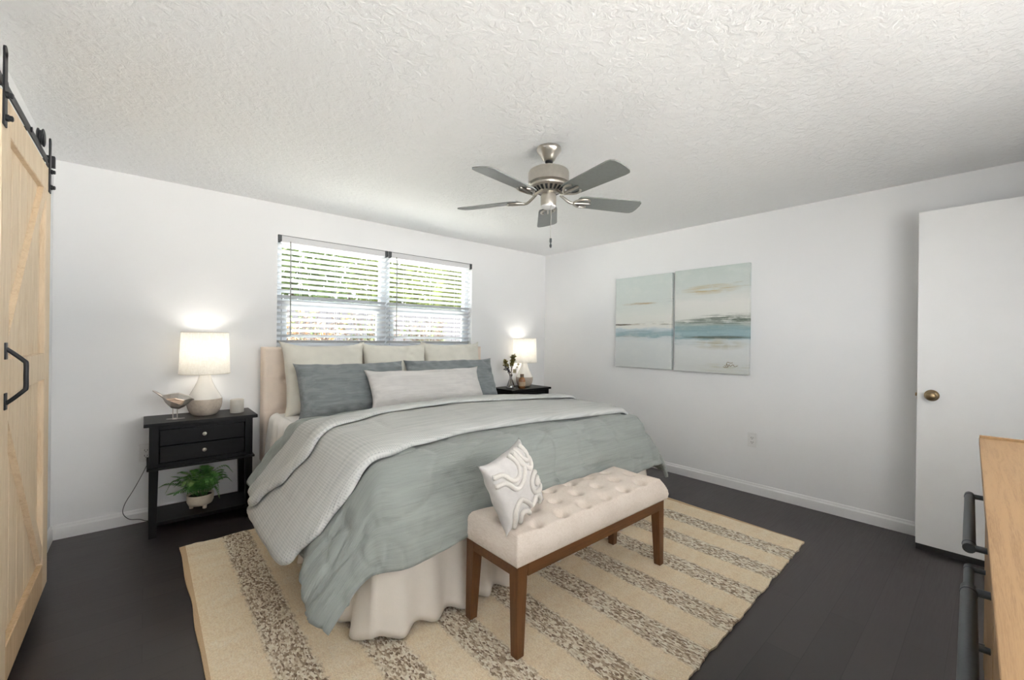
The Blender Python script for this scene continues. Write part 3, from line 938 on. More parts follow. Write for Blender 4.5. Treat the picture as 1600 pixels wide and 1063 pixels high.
# ------------------------------------------------------------------ small things on the left nightstand
NZ = 0.705
b = thing('bird_figurine', 'silver faceted bird figurine with raised tail on the left nightstand', 'figurine', (0.150, 3.495, NZ), R(-8))
BS = 1.0
ring = [(-0.112, 0.190, 0.013, 0.006), (-0.092, 0.174, 0.015, 0.008), (-0.064, 0.149, 0.016, 0.012), (-0.050, 0.136, 0.030, 0.028), (-0.020, 0.121, 0.042, 0.050), (0.018, 0.117, 0.044, 0.056),
        (0.048, 0.117, 0.036, 0.041), (0.070, 0.124, 0.026, 0.027), (0.083, 0.126, 0.015, 0.013), (0.099, 0.121, 0.003, 0.003)]
bb = MB()
sg = 7
bb.grid(lambda u_, v_: (lambda q: (q[0] + 0.0, q[2] * 0.9 * math.cos(2 * PI * v_ + 0.3), q[1] + q[3] * math.sin(2 * PI * v_ + 0.3)))(ring[round(u_ * (len(ring) - 1))]), len(ring), sg, True)
bb.f.append(tuple(range(sg)))
bb.f.append(tuple((len(ring) - 1) * sg + i for i in range(sg)))
bb.build('body', 'silver', b)
for s_ in (-1, 1):
    wg = MB().hexa([(-0.046, s_ * 0.030, 0.138), (0.036, s_ * 0.034, 0.092), (0.056, s_ * 0.026, 0.124), (0.004, s_ * 0.034, 0.140)],
                   [(-0.036, s_ * 0.040, 0.130), (0.026, s_ * 0.047, 0.098), (0.046, s_ * 0.040, 0.120), (0.004, s_ * 0.046, 0.134)])
    wg.build('wing', 'bird_wood', b)
for s_ in (-0.011, 0.011):
    MB().tube([(s_, 0, 0.003), (s_, 0, 0.072)], 0.0028, 8).build('leg', 'silver', b, smooth=60)
MB().box(-0.044, -0.006, 0, 0.050, 0.006, 0.004, 0.001).box(-0.012, -0.022, 0, 0.012, 0.022, 0.004, 0.001).build('base', 'silver', b)

c_ = thing('candle', 'candle in a pale cylindrical cup on the left nightstand beside the bed', 'candle', (0.497, 3.545, NZ))
MB().lathe([(0.0, 0.0), (0.040, 0.0), (0.042, 0.003), (0.042, 0.092), (0.040, 0.094), (0.0385, 0.092), (0.0385, 0.070), (0.0, 0.070)], 40, cap=False).build('cup', 'candle_cup', c_, smooth=40)
MB().lathe([(0.0, 0.069), (0.038, 0.069), (0.038, 0.074), (0.0, 0.073)], 32, cap=False).build('wax', 'wax', c_, smooth=40)
MB().tube([(0, 0, 0.072), (0.001, 0, 0.085)], 0.0012, 6).build('wick', 'bracket', c_)

# fern
fn = thing('potted_fern', 'green fern in a pale footed bowl on the nightstand lower shelf', 'plant', (0.290, 3.53, 0.090))
pt = MB().lathe([(0.0, 0.018), (0.050, 0.018), (0.066, 0.026), (0.074, 0.045), (0.077, 0.085), (0.075, 0.092), (0.071, 0.090), (0.070, 0.07), (0.0, 0.07)], 40, cap=False)
pot = pt.build('pot', 'pot', fn, smooth=50)
for q in range(3):
    a = R(-90 + 120 * q + 25)
    MB().lathe([(0.0, 0.0), (0.011, 0.0), (0.013, 0.022), (0.0, 0.024)], 12, (0.048 * math.cos(a), 0.048 * math.sin(a), 0), cap=False).build('foot', 'pot', pot, smooth=50)
MB().lathe([(0.0, 0.078), (0.069, 0.076), (0.069, 0.068), (0.0, 0.068)], 24, cap=False).build('soil', 'soil', fn)
fr = MB()
rng = random.Random(3)
for q in range(40):
    a = 2 * PI * q / 40 * 3.0 + rng.uniform(-0.2, 0.2)
    Lh = rng.uniform(0.09, 0.19)
    up = rng.uniform(0.05, 0.20)
    d_ = Vector((math.cos(a), math.sin(a), 0))
    if d_.y > 0.25:
        Lh *= 0.65
    base = Vector((0, 0, 0.08)) + d_ * rng.uniform(0.005, 0.05)
    tip_drop = rng.uniform(-0.02, 0.10)
    sp = catmull([base, base + d_ * Lh * 0.35 + Vector((0, 0, up * 0.75)), base + d_ * Lh * 0.75 + Vector((0, 0, up * 0.95)), base + d_ * Lh + Vector((0, 0, up - tip_drop * 0.8))], 6)
    for p_ in sp:
        lim = 0.305 - 0.147 - 0.02
        p_.z = min(p_.z, 0.285)
    fr.tube(sp, [0.0014 * (1 - 0.6 * i / len(sp)) for i in range(len(sp))], 4)
    side = d_.cross(Vector((0, 0, 1)))
    for i in range(3, len(sp)):
        t = i / (len(sp) - 1)
        ll = 0.040 * math.sin(PI * min(1, 0.15 + 0.85 * t)) ** 0.7 * (1.05 - 0.6 * t) + 0.006
        tg = (sp[i] - sp[i - 1]).normalized()
        for s_ in (-1, 1):
            e = (side * s_ + tg * 0.55 - Vector((0, 0, 0.25))).normalized()
            p0 = sp[i]
            wv = tg * 0.0042
            fr.add([p0 - wv * 0.6, p0 + e * ll * 0.45 - wv, p0 + e * ll, p0 + e * ll * 0.45 + wv, p0 + wv * 0.6], [(0, 1, 2, 3, 4)])
fr.build('fronds', 'fern', fn, fix=False)

# ------------------------------------------------------------------ things on the far nightstand
vs = thing('glass_vase', 'small clear glass vase holding dried flowers on the far nightstand', 'vase', (3.070, 3.550, NZ))
MB().lathe([(0.0, 0.0), (0.046, 0.0), (0.050, 0.004), (0.046, 0.020), (0.028, 0.075), (0.016, 0.105), (0.015, 0.125), (0.020, 0.148), (0.022, 0.152), (0.0200, 0.151), (0.0135, 0.125), (0.0145, 0.105), (0.026, 0.075), (0.043, 0.020), (0.043, 0.008), (0.0, 0.007)], 32, cap=False).build('glass_body', 'glass', vs, smooth=60)
fl = thing('dried_flowers', 'bunch of dried green and purple flowers standing in the glass vase', 'flowers', (3.070, 3.550, NZ))
M['stem'] = plain('dry_stem', S(120, 112, 78), 0.8)
M['olive'] = plain('olive_leaf', S(126, 116, 62), 0.7, namp=0.3, nscale=40)
M['purple'] = plain('dark_berries', S(66, 58, 72), 0.7)
M['bloom'] = plain('cream_bloom', S(214, 204, 172), 0.8, namp=0.15)
rng = random.Random(11)
stm, ol, pu, wh = MB(), MB(), MB(), MB()


def leaf(mb_, p, d, L, W_):
    d = d.normalized()
    s_ = d.cross(Vector((rng.uniform(-1, 1), rng.uniform(-1, 1), rng.uniform(-1, 1)))).normalized() * W_
    mb_.add([p, p + d * L * 0.5 - s_, p + d * L, p + d * L * 0.5 + s_], [(0, 1, 2, 3)])


for q in range(9):
    a = rng.uniform(0, 2 * PI)
    tip = Vector((-0.03 + 0.06 * math.cos(a), 0.04 * math.sin(a) - 0.01, rng.uniform(0.24, 0.36)))
    pth = catmull([(0.02 * math.cos(a + 2), 0.02 * math.sin(a + 2), 0.012), (0, 0, 0.12), tuple(tip * 0.7 + Vector((0, 0, 0.06))), tuple(tip)], 5)
    stm.tube(pth, 0.0014, 5)
    for p_ in pth[9:]:
        for z_ in range(7):
            leaf(ol, p_, Vector((rng.uniform(-1, 1), rng.uniform(-1, 1), rng.uniform(-0.3, 1))), rng.uniform(0.020, 0.036), 0.006)
for q in range(4):
    tip = Vector((-0.125 + 0.02 * q, -0.03 + 0.01 * q, 0.21 + 0.025 * q))
    pth = catmull([(0.0, 0, 0.10), (-0.035, -0.008, 0.19), tuple(tip)], 6)
    stm.tube(pth, 0.0012, 5)
    for p_ in pth[5:]:
        pu.sphere(p_ + Vector((rng.uniform(-0.012, 0.012), rng.uniform(-0.01, 0.01), rng.uniform(-0.014, 0.012))), 0.0065, 8, 6)
for q in range(5):
    p_ = Vector((0.03 + rng.uniform(-0.02, 0.02), -0.02, 0.19 + rng.uniform(-0.02, 0.03)))
    for z_ in range(16):
        leaf(wh, p_, Vector((rng.uniform(-1, 1), rng.uniform(-1, 1), rng.uniform(-1, 1))), 0.018, 0.006)
for q in range(3):
    tip = Vector((0.055 + 0.02 * q, -0.02, 0.20 + 0.03 * q))
    stm.tube(catmull([(0, 0, 0.12), (0.02, -0.005, 0.17), tuple(tip)], 5), 0.0012, 5)
    for z_ in range(8):
        leaf(ol, tip, Vector((rng.uniform(-1, 1), rng.uniform(-1, 1), rng.uniform(-1, 1))), 0.02, 0.005)
stm.build('stems', 'stem', fl)
ol.build('leaves', 'olive', fl, fix=False)
pu.build('berries', 'purple', fl, smooth=180)
wh.build('blooms', 'bloom', fl, fix=False)
bt_ = thing('amber_bottle', 'small amber bottle with brown cap in front of the far lamp', 'bottle', (3.165, 3.470, NZ))
MB().lathe([(0.0, 0.0), (0.036, 0.0), (0.038, 0.004), (0.038, 0.088), (0.034, 0.104), (0.019, 0.120), (0.016, 0.126), (0.0, 0.126)], 28, cap=False).build('bottle_body', 'amber', bt_, smooth=50)
MB().lathe([(0.0385, 0.026), (0.0388, 0.026), (0.0388, 0.072), (0.0385, 0.072)], 28, cap=False).build('paper_label', plain('bottle_label', S(186, 160, 132), 0.7), bt_, smooth=50)
MB().lathe([(0.0, 0.124), (0.021, 0.124), (0.021, 0.158), (0.0, 0.159)], 20, cap=False).build('cap', plain('wood_cap', S(122, 100, 82), 0.5), bt_, smooth=40)

# ------------------------------------------------------------------ paintings
for i, (ya, yb_, za, zb_) in enumerate(((2.655, 2.026, 0.975, 1.895), (1.996, 1.346, 0.972, 1.903))):
    wd, ht = ya - yb_, zb_ - za
    lab = ('left canvas of the seascape pair, pale with a thin blue band' if i == 0 else 'right canvas of the seascape pair, with dark green shore and ochre cloud')
    cv = thing('canvas_painting', lab, 'painting', (XR - 0.019, (ya + yb_) / 2, (za + zb_) / 2), -PI / 2, 'abstract seascape canvases on the right wall')
    MB().box(-wd / 2, -0.018, -ht / 2, wd / 2, 0.018, ht / 2, 0.003).build('canvas', painting('seascape_%d' % i, i, wd, ht), cv)
    if i == 1:
        sg_ = MB()
        for pts in ([(0.13, -0.395), (0.145, -0.40), (0.15, -0.375), (0.16, -0.405), (0.17, -0.385), (0.18, -0.40), (0.20, -0.385), (0.215, -0.40), (0.24, -0.392)],
                    [(0.12, -0.405), (0.135, -0.412), (0.16, -0.408)], [(0.15, -0.370), (0.16, -0.365), (0.18, -0.372), (0.20, -0.368)]):
            sg_.tube(catmull([(p_[0], -0.0183, p_[1]) for p_ in pts], 4), 0.0022, 5)
        sg_.build('signature', plain('signature_paint', S(120, 104, 66), 0.6), cv)

# ------------------------------------------------------------------ rug
quad = [(0.190, 0.700), (3.100, 0.780), (3.185, 3.200), (0.160, 3.120)]
rg = MB()
cx, cy = 1.64, 1.94


def rugp(u_, v_):
    a = Vector(quad[0]).lerp(Vector(quad[1]), u_)
    b_ = Vector(quad[3]).lerp(Vector(quad[2]), u_)
    p_ = a.lerp(b_, v_)
    wx_ = 0.010 * noise.noise((u_ * 3, v_ * 9, 1)) * (1 if u_ in (0, 1) else 0)
    wy_ = (0.012 * noise.noise((u_ * 26, v_ * 3, 5)) + 0.006 * noise.noise((u_ * 90, 2, 5))) if v_ in (0, 1) else 0
    zz = 0.010 + 0.0015 * noise.noise((p_.x * 9, p_.y * 9, 0))
    return Vector((p_.x - cx + wx_, p_.y - cy + wy_, zz))


NU, NV = 160, 60
rg.grid(rugp, NU, NV)
top = list(rg.v)
n0 = len(top)
rg.v += [(p_[0], p_[1], 0.0) for p_ in top]
per = [i * NV for i in range(NU)] + [(NU - 1) * NV + j for j in range(1, NV)] + [i * NV + NV - 1 for i in range(NU - 2, -1, -1)] + [j for j in range(NV - 2, 0, -1)]
for a, b_ in zip(per, per[1:] + per[:1]):
    rg.f.append((a, b_, b_ + n0, a + n0))
rg.f.append(tuple(q + n0 for q in per))
ro = rg.build('area_rug', 'rug', None, smooth=40, loc=(cx, cy, 0.0005))
tag(ro, 'natural jute rug with flecked brown stripes under the bed and bench', 'rug')
RZ = 0.0125

# ------------------------------------------------------------------ bed
bed = thing('bed', 'king bed with tufted beige headboard, white sheet and ruffled skirt', 'bed', (1.685, 2.65, 0))
BX0, BX1, BY0, BY1 = 0.715, 2.700, 1.66, 3.60
ox, oy = 1.685, 2.65
MZ = 0.665


def rel(p_):
    return (p_[0] - ox, p_[1] - oy, p_[2])


def hbfront(u_, v_):
    x = 0.672 + (2.702 - 0.672) * u_
    z = 0.30 + (1.166 - 0.30) * v_
    # seams: rows at z, columns at x; buttons at crossings
    zr = [0.925, 0.685]
    xcs = [0.672 + (2.702 - 0.672) * (j + 0.55) / 8.1 for j in range(8)]
    d = 0.0
    for zz in zr:
        d = max(d, 0.006 * math.exp(-((z - zz) / 0.006) ** 2))
    for xc in xcs:
        d = max(d, 0.0015 * math.exp(-((x - xc) / 0.005) ** 2))
        for zz in zr:
            q = ((x - xc) ** 2 + (z - zz) ** 2) / 0.030 ** 2
            d = max(d, 0.020 * math.exp(-q))
    e = min(x - 0.672, 2.702 - x, 1.166 - z)
    rd = 0.02
    edge_ = 0.0 if e > rd else rd - math.sqrt(max(0, rd * rd - (rd - e) ** 2))
    return Vector(rel((x, 3.605 + d + edge_, z)))


hb = MB().grid(hbfront, 240, 110)
NV_ = 110
nb0 = len(hb.v)
hb.v += [(p_[0], 3.728 - oy, p_[2]) for p_ in hb.v[:nb0]]
per = [i * NV_ for i in range(240)] + [239 * NV_ + j for j in range(1, NV_)] + [i * NV_ + NV_ - 1 for i in range(238, -1, -1)] + [j for j in range(NV_ - 2, 0, -1)]
for a, b_ in zip(per, per[1:] + per[:1]):
    hb.f.append((a, b_, b_ + nb0, a + nb0))
hb.f.append(tuple(q + nb0 for q in per))
ho = hb.build('headboard', 'headboard', bed, smooth=50)
for j in range(8):
    xc = 0.672 + (2.702 - 0.672) * (j + 0.55) / 8.1
    MB().sphere(rel((xc, 3.619, 0.925)), 0.011, 12, 8, (1, 0.5, 1)).build('button', 'headboard', ho, smooth=180)
for xx in (0.70, 2.62):
    MB().box(*rel((xx, 3.64, 0.0)), *rel((xx + 0.05, 3.70, 0.31))).build('headboard_leg', 'black_wood', bed)


def rbox(x0, y0, z0, x1, y1, z1, r_, seg=4):
    return MB().box(x0, y0, z0, x1, y1, z1, r_, seg)


mt_ = rbox(*rel((BX0, BY0, 0.36)), *rel((BX1, BY1, MZ)), 0.055)
mo = mt_.build('mattress', 'sheet', bed, smooth=60)
rbox(*rel((BX0 + 0.01, BY0 + 0.01, 0.13)), *rel((BX1 - 0.01, BY1, 0.36)), 0.015).build('box_spring', 'skirt', bed, smooth=60)
for xx in (BX0 + 0.12, BX1 - 0.17):
    for yy in (BY0 + 0.15, BY1 - 0.2):
        MB().box(*rel((xx, yy, RZ if yy < 3.1 else 0.0)), *rel((xx + 0.05, yy + 0.05, 0.13))).build('bed_leg', 'black_wood', bed)

# sheet side drop beside the left nightstand (rumpled white sheet hanging over the mattress edge)
def side_sheet(u_, v_):
    y = 2.9 + (3.585 - 2.9) * u_
    L = v_ * 0.42
    r_ = 0.06
    if L < r_ * 1.5:
        a = L / r_
        x, z = BX0 + r_ - r_ * math.sin(a) - 0.006, MZ + 0.004 - r_ * (1 - math.cos(a))
    else:
        a = 1.5
        l2 = L - r_ * 1.5
        x, z = BX0 + r_ - r_ * math.sin(a) - l2 * 0.10 - 0.006, MZ + 0.004 - r_ * (1 - math.cos(a)) - l2
    wv = min(1, v_ * 2) * 0.014 * math.sin(y * 42 + 2 * v_)
    return Vector(rel((x + wv - 0.006, y, z)))


so_ = MB().grid(side_sheet, 70, 24).build('sheet_drop', 'sheet', bed, smooth=180)
md = so_.modifiers.new('thickness', 'SOLIDIFY')
md.thickness = 0.003

# ruffled bed skirt: left side, foot and right side, one corner split each
def skirt_path(s):
    """s along left(head->foot), foot(left->right), right(foot->head); returns point, outward normal"""
    l1, l2 = BY1 - BY0 - 0.25, BX1 - BX0
    if s < l1:
        return Vector((BX0, BY1 - 0.25 - s, 0)), Vector((-1, 0, 0))
    if s < l1 + l2:
        return Vector((BX0 + s - l1, BY0, 0)), Vector((0, -1, 0))
    return Vector((BX1, BY0 + s - l1 - l2, 0)), Vector((1, 0, 0))


LT = 2 * (BY1 - BY0 - 0.25) + BX1 - BX0
LS1 = BY1 - BY0 - 0.25
LS2 = BX1 - BX0


def skirt(u_, v_):
    s = LT * u_
    p_, nrm = skirt_path(s)
    # blend normals at corners
    for cs, na, nb_ in ((LS1, Vector((-1, 0, 0)), Vector((0, -1, 0))), (LS1 + LS2, Vector((0, -1, 0)), Vector((1, 0, 0)))):
        if abs(s - cs) < 0.08:
            t = (s - cs + 0.08) / 0.16
            nrm = na.lerp(nb_, t)
    drop = 1 - v_
    fold = 0.5 + 0.5 * math.sin(s * 2 * PI / 0.135 + 1.2 * math.sin(s * 5.1))
    flare = 0.012 + drop * (0.030 + 0.040 * fold) + 0.010 * noise.noise((s * 6, v_ * 2, 3)) * drop
    q = p_ + nrm * flare
    zb = 0.016 + 0.016 * (1 - fold) + 0.010 * (0.5 + 0.5 * noise.noise((s * 3, 0, 9)))
    return Vector(rel((q.x, q.y, zb + (0.41 - zb) * v_)))


sk = MB().grid(skirt, 420, 14).build('bed_skirt', 'skirt', bed, smooth=180)
md = sk.modifiers.new('thickness', 'SOLIDIFY')
md.thickness = 0.002

# ------------------------------------------------------------------ draped covers
TH = R(64)
RD = 0.10
DX0, DX1, DYF = 0.690, 2.715, 1.635
ZT = 0.700


def smoothnoise(x, y, z=0.0):
    return noise.noise((x, y, z))


def drape(x, y, lift=0.0):
    """flat cloth position -> point on the bed (before thickness)"""
    xa, xb, ya = DX0 + RD, DX1 - RD, DYF + RD
    cx_ = min(max(x, xa), xb)
    cy_ = max(y, ya)
    ex, ey = x - cx_, y - cy_
    L2 = math.hypot(ex, ey)
    L = (abs(ex) ** 5 + abs(ey) ** 5) ** 0.2
    crown = 0.030 * (1 - ((cx_ - 1.69) / 0.95) ** 2) * min(1, max(0, (cy_ - 1.6) / 0.5))
    z = ZT + crown
    if L < 1e-6:
        return Vector((x, y, z))
    dx_, dy_ = ex / L2, ey / L2
    th = TH - R(9) * abs(dx_)
    if L < RD * th:
        a = L / RD
        o, d = RD * math.sin(a), RD * (1 - math.cos(a))
    else:
        l2 = L - RD * th
        o = RD * math.sin(th) + l2 * math.cos(th)
        d = RD * (1 - math.cos(th)) + l2 * math.sin(th)
    return Vector((cx_ + dx_ * o, cy_ + dy_ * o, z - d))


def drape_n(x, y):
    e = 0.004
    a = drape(x + e, y) - drape(x - e, y)
    b_ = drape(x, y + e) - drape(x, y - e)
    n_ = a.cross(b_)
    return n_.normalized() if n_.length > 1e-9 else Vector((0, 0, 1))


def hang(x, y):
    xa, xb, ya = DX0 + RD, DX1 - RD, DYF + RD
    return math.hypot(x - min(max(x, xa), xb), y - max(y, ya))


def add_uv(o, uvs):
    me = o.data
    lay = me.uv_layers.new(name='UVMap')
    for lp in me.loops:
        lay.data[lp.index].uv = uvs[lp.vertex_index]


def ridge(v_):
    return 1 - abs(v_)


FX0, FX1 = DX0 + RD - 0.558, DX1 - RD + 0.52
FY0, FY1 = DYF + RD - 0.395, 3.03
uvs = []


def duvet_p(u_, v_):
    x = FX0 + (FX1 - FX0) * u_
    yh = FY1 + 0.02 * math.sin(x * 4)
    tl = min(1, max(0, (1.35 - x) / 0.65))
    fy0 = FY0 - 0.045 * tl * tl * (3 - 2 * tl) - 0.006 * math.sin(x * 9)
    y = fy0 + (yh - fy0) * v_
    tb = min(1, max(0, (y - 1.45) / 0.45))
    x += (0.115 * tb * tb * (3 - 2 * tb) - 0.050) * (1 - u_) ** 6
    hg_ = hang(x, y)
    edge_ = min(u_ * (FX1 - FX0), (1 - u_) * (FX1 - FX0), v_ * (yh - FY0), (1 - v_) * (yh - FY0))
    puff = 0.018 * min(1, edge_ / 0.10) ** 0.6
    lump = 0.012 * smoothnoise(x * 3.2, y * 4.2, 1.7) + 0.006 * smoothnoise(x * 9, y * 11, 4.1)
    cre = -0.014 * max(0, ridge(smoothnoise(x * 2.2 + 0.35 * y, y * 5.5, 8.8) * 3.2)) ** 3
    cre += -0.009 * max(0, ridge(smoothnoise(x * 5.2, y * 3.1, 2.8) * 3.5)) ** 3
    n_ = drape_n(x, y)
    p_ = drape(x, y)
    fold = 0.0
    if hg_ > 0.08:
        k_ = min(1, (hg_ - 0.08) / 0.30)
        fold = k_ * (0.014 * math.sin((x * 7.4 if y < DYF + RD else y * 8.0) + 1.0) + 0.010 * smoothnoise(x * 6, y * 6, 12))
        cre -= k_ * 0.010 * max(0, ridge(smoothnoise(x * 6 + y * 3, y * 6 - x * 2, 21) * 3)) ** 3
    p_ = p_ + n_ * (puff + lump + cre + fold)
    uvs.append((x, y))
    return p_


dm = MB().grid(duvet_p, 220, 150)
do = dm.build('duvet', 'duvet', None, smooth=180)
add_uv(do, uvs)
md = do.modifiers.new('thickness', 'SOLIDIFY')
md.thickness = 0.022
md.offset = -1
tag(do, 'sage grey duvet spread over the bed and hanging past its foot', 'duvet')


def ring_cover(xa, xb, lo_fn, hi_fn, th_fn, base_fn, nx, nr, seed, amp=0.006):
    """closed puffy strip laid across the bed: lo/hi give its foot and head edges (flat y) at flat x"""
    uv_ = []
    mbx = MB()
    for i in range(nx):
        x0_ = xa + (xb - xa) * i / (nx - 1)
        endk = min(i / (nx - 1), 1 - i / (nx - 1)) * (xb - xa)
        ef = min(1, endk / 0.05)
        ef = math.sqrt(max(0.0, 1 - (1 - ef) ** 2))
        for j in range(nr):
            a = 2 * PI * j / nr
            cv_, sv_ = math.cos(a), math.sin(a)
            t = 0.5 - 0.5 * (abs(cv_) ** 0.45) * (1 if cv_ > 0 else -1)     # 0 at foot edge, 1 at head edge
            up = max(0.0, sv_) ** 0.6 if sv_ > 0 else 0.0
            lo_, hi_ = lo_fn(x0_), hi_fn(x0_)
            if ef < 1:
                mid = (lo_ + hi_) / 2
                sh_ = 0.80 + 0.20 * ef
                lo_, hi_ = mid + (lo_ - mid) * sh_, mid + (hi_ - mid) * sh_
            y = lo_ + (hi_ - lo_) * t
            th_ = th_fn(x0_, t) * (0.15 + 0.85 * ef)
            h_ = base_fn(x0_, y, t) + th_ * up
            if up > 0:
                h_ += amp * up * (smoothnoise(x0_ * 3, y * 7, seed) + 0.6 * smoothnoise(x0_ * 9, y * 16, seed + 3))
                h_ -= 0.007 * up * max(0, ridge(smoothnoise(x0_ * 1.6 + y * 0.6, y * 7, seed + 5) * 3)) ** 3
            p_ = drape(x0_, y) + drape_n(x0_, y) * h_
            mbx.v.append(tuple(p_))
            uv_.append((x0_, y))
    for i in range(nx - 1):
        for j in range(nr):
            j2 = (j + 1) % nr
            mbx.f.append((i * nr + j, (i + 1) * nr + j, (i + 1) * nr + j2, i * nr + j2))
    mbx.f.append(tuple(range(nr)))
    mbx.f.append(tuple((nx - 1) * nr + j for j in range(nr)))
    return mbx, uv_


LOW = [(0.20, 1.93), (0.30, 1.86), (0.45, 1.78), (0.62, 1.74), (0.80, 1.76), (1.0, 1.84), (1.35, 1.89), (1.75, 1.87), (2.15, 1.83), (2.5, 1.80), (3.1, 1.78)]
FLAP = [(0.20, 2.56), (0.35, 2.44), (0.50, 2.30), (0.65, 2.23), (0.85, 2.32), (1.1, 2.43), (1.6, 2.45), (2.1, 2.34), (2.6, 2.30), (3.1, 2.30)]
HEAD = [(0.20, 2.86), (0.45, 2.80), (0.70, 2.76), (1.1, 2.79), (1.5, 2.84), (2.2, 2.95), (2.6, 2.9), (3.1, 2.86)]
blk = thing('throw_blanket', 'pale grey waffle throw folded in two layers across the bed over the duvet', 'blanket', (0, 0, 0))
DU = 0.020
m1, u1 = ring_cover(0.230, 3.02, lambda x: interp(x, LOW), lambda x: interp(x, FLAP) + 0.14, lambda x, t: 0.048, lambda x, y, t: DU, 240, 56, 3)
o1 = m1.build('under_layer', 'waffle', blk, smooth=180)
add_uv(o1, u1)


def flap_base(x, y, t):
    f_ = interp(x, FLAP)
    return DU + 0.054 * max(0.0, min(1.0, 1 - (y - f_ - 0.08) / 0.14))


m2, u2 = ring_cover(0.285, 3.00, lambda x: interp(x, FLAP), lambda x: interp(x, HEAD), lambda x, t: 0.030, flap_base, 240, 56, 9, 0.005)
o2 = m2.build('folded_flap', 'waffle', blk, smooth=180)
add_uv(o2, u2)


# ------------------------------------------------------------------ pillows
def pillow(name, wd, ht, tk, mat, label, cat, loc, rot, group=None, seed=0, pinch=0.05, ears=0.02, wr=0.006, nx=64, nz=44, flange=0.0, smoothness=1.0):
    """pillow centred on its own middle, lying in its x-z plane"""
    mb_ = MB()
    idx = {}
    vs_ = []

    def pos(i, j, s_):
        u_ = -1 + 2 * i / (nx - 1)
        v_ = -1 + 2 * j / (nz - 1)
        uu = math.copysign(abs(u_) ** 0.85, u_)
        vv = math.copysign(abs(v_) ** 0.85, v_)
        x = uu * wd / 2 * (1 - pinch * (1 - abs(vv) ** 1.8) * abs(uu) ** 3)
        z = vv * ht / 2 * (1 - pinch * 1.2 * (1 - abs(uu) ** 2.2) * abs(vv) ** 3)
        cor = (abs(uu) * abs(vv)) ** 7
        x += math.copysign(ears * cor, uu)
        z += math.copysign(ears * cor, vv)
        fu = max(0.0, 1 - abs(uu) ** 2.6)
        fv = max(0.0, 1 - abs(vv) ** 2.6)
        th_ = tk / 2 * (fu * fv) ** 0.42
        e = min(1 - abs(uu), 1 - abs(vv))
        w_ = wr * noise.noise((x * 7, z * 9, seed + 3 * s_)) + 0.6 * wr * noise.noise((x * 17, z * 22, seed + 9 + s_))
        # gathers radiating from the edges
        gat = 0.9 * wr * math.exp(-((1 - abs(uu)) / 0.16) ** 2) * math.sin(z * 75 + seed) + 0.7 * wr * math.exp(-((1 - abs(vv)) / 0.18) ** 2) * math.sin(x * 62 + seed * 2)
        k_ = min(1.0, e / 0.12)
        th_ += (w_ + gat) * k_
        z += 0.010 * noise.noise((x * 5, seed, 1.0)) * abs(vv) ** 4
        x += 0.008 * noise.noise((z * 6, seed, 4.0)) * abs(uu) ** 4
        return (x, -s_ * th_ if s_ > 0 else th_, z)
    for s_ in (1, -1):
        for i in range(nx):
            for j in range(nz):
                bd_ = i in (0, nx - 1) or j in (0, nz - 1)
                key = (i, j, 0 if bd_ else s_)
                if key not in idx:
                    idx[key] = len(vs_)
                    vs_.append(pos(i, j, s_))
    fs_ = []
    for s_ in (1, -1):
        g = lambda i, j: idx[(i, j, 0 if (i in (0, nx - 1) or j in (0, nz - 1)) else s_)]
        for i in range(nx - 1):
            for j in range(nz - 1):
                q = [g(i, j), g(i + 1, j), g(i + 1, j + 1), g(i, j + 1)]
                fs_.append(q if s_ > 0 else q[::-1])
    mb_.add(vs_, fs_)
    t = mb_.build(name, mat, None, smooth=180, fix=False)
    t.location = loc
    t.rotation_euler = rot
    return tag(t, label, cat, group)


# three cream euro pillows against the headboard
GE = 'cream square pillows against the headboard'
pillow('euro_pillow', 0.62, 0.55, 0.20, 'cream', 'large cream square pillow at the left, leaning on the headboard', 'pillow', (1.085, 3.475, 0.925), (R(-14), 0, R(2)), GE, 2, 0.06, 0.025, 0.007)
pillow('euro_pillow', 0.58, 0.55, 0.20, 'cream', 'cream square pillow in the middle of the three at the headboard', 'pillow', (1.680, 3.480, 0.925), (R(-14), 0, R(-1)), GE, 13, 0.06, 0.025, 0.007)
pillow('euro_pillow', 0.62, 0.55, 0.20, M['cream'], 'cream square pillow at the right end of the headboard', 'pillow', (2.270, 3.475, 0.935), (R(-14), 0, R(-2)), GE, 27, 0.06, 0.025, 0.007)
GS = 'slate shams before the cream pillows'
pillow('pillow_sham', 0.84, 0.40, 0.19, 'slate', 'slate grey pillow sham leaning left, before the large cream pillow', 'pillow', (1.235, 3.265, 0.855), (R(-20), 0, R(2)), GS, 41, 0.03, 0.012, 0.017)
pillow('pillow_sham', 0.90, 0.40, 0.18, 'slate', 'slate grey pillow sham at the right, partly behind the lumbar pillow', 'pillow', (2.150, 3.285, 0.860), (R(-22), 0, R(-3)), GS, 57, 0.03, 0.012, 0.017)
pillow('lumbar_pillow', 1.02, 0.30, 0.15, 'lumbar', 'long pale grey lumbar pillow in front of the slate shams', 'pillow', (1.780, 3.080, 0.845), (R(-24), 0, R(-1)), None, 71, 0.03, 0.02, 0.006)

# ------------------------------------------------------------------ bench
bn = thing('bench', 'tufted beige linen bench with brown wooden legs at the bed foot', 'bench', (1.630, 1.375, RZ), R(0.3))
CW, CD = 1.13, 0.375
CZ0, CZ1 = 0.362, 0.412
btn = []
for row, yy in enumerate((-0.112, 0.0, 0.112)):
    nn_ = 6 if row != 1 else 7
    for q in range(nn_):
        btn.append(((q - (nn_ - 1) / 2) * 0.158, yy))


def cush_top(x, y):
    h_ = 0.0
    d = 1.0
    for bx_, by_ in btn:
        q = ((x - bx_) ** 2 + (y - by_) ** 2)
        d -= 1.5 * math.exp(-q / 0.023 ** 2) + 0.35 * math.exp(-q / 0.06 ** 2)
    return 0.024 + 0.026 * d


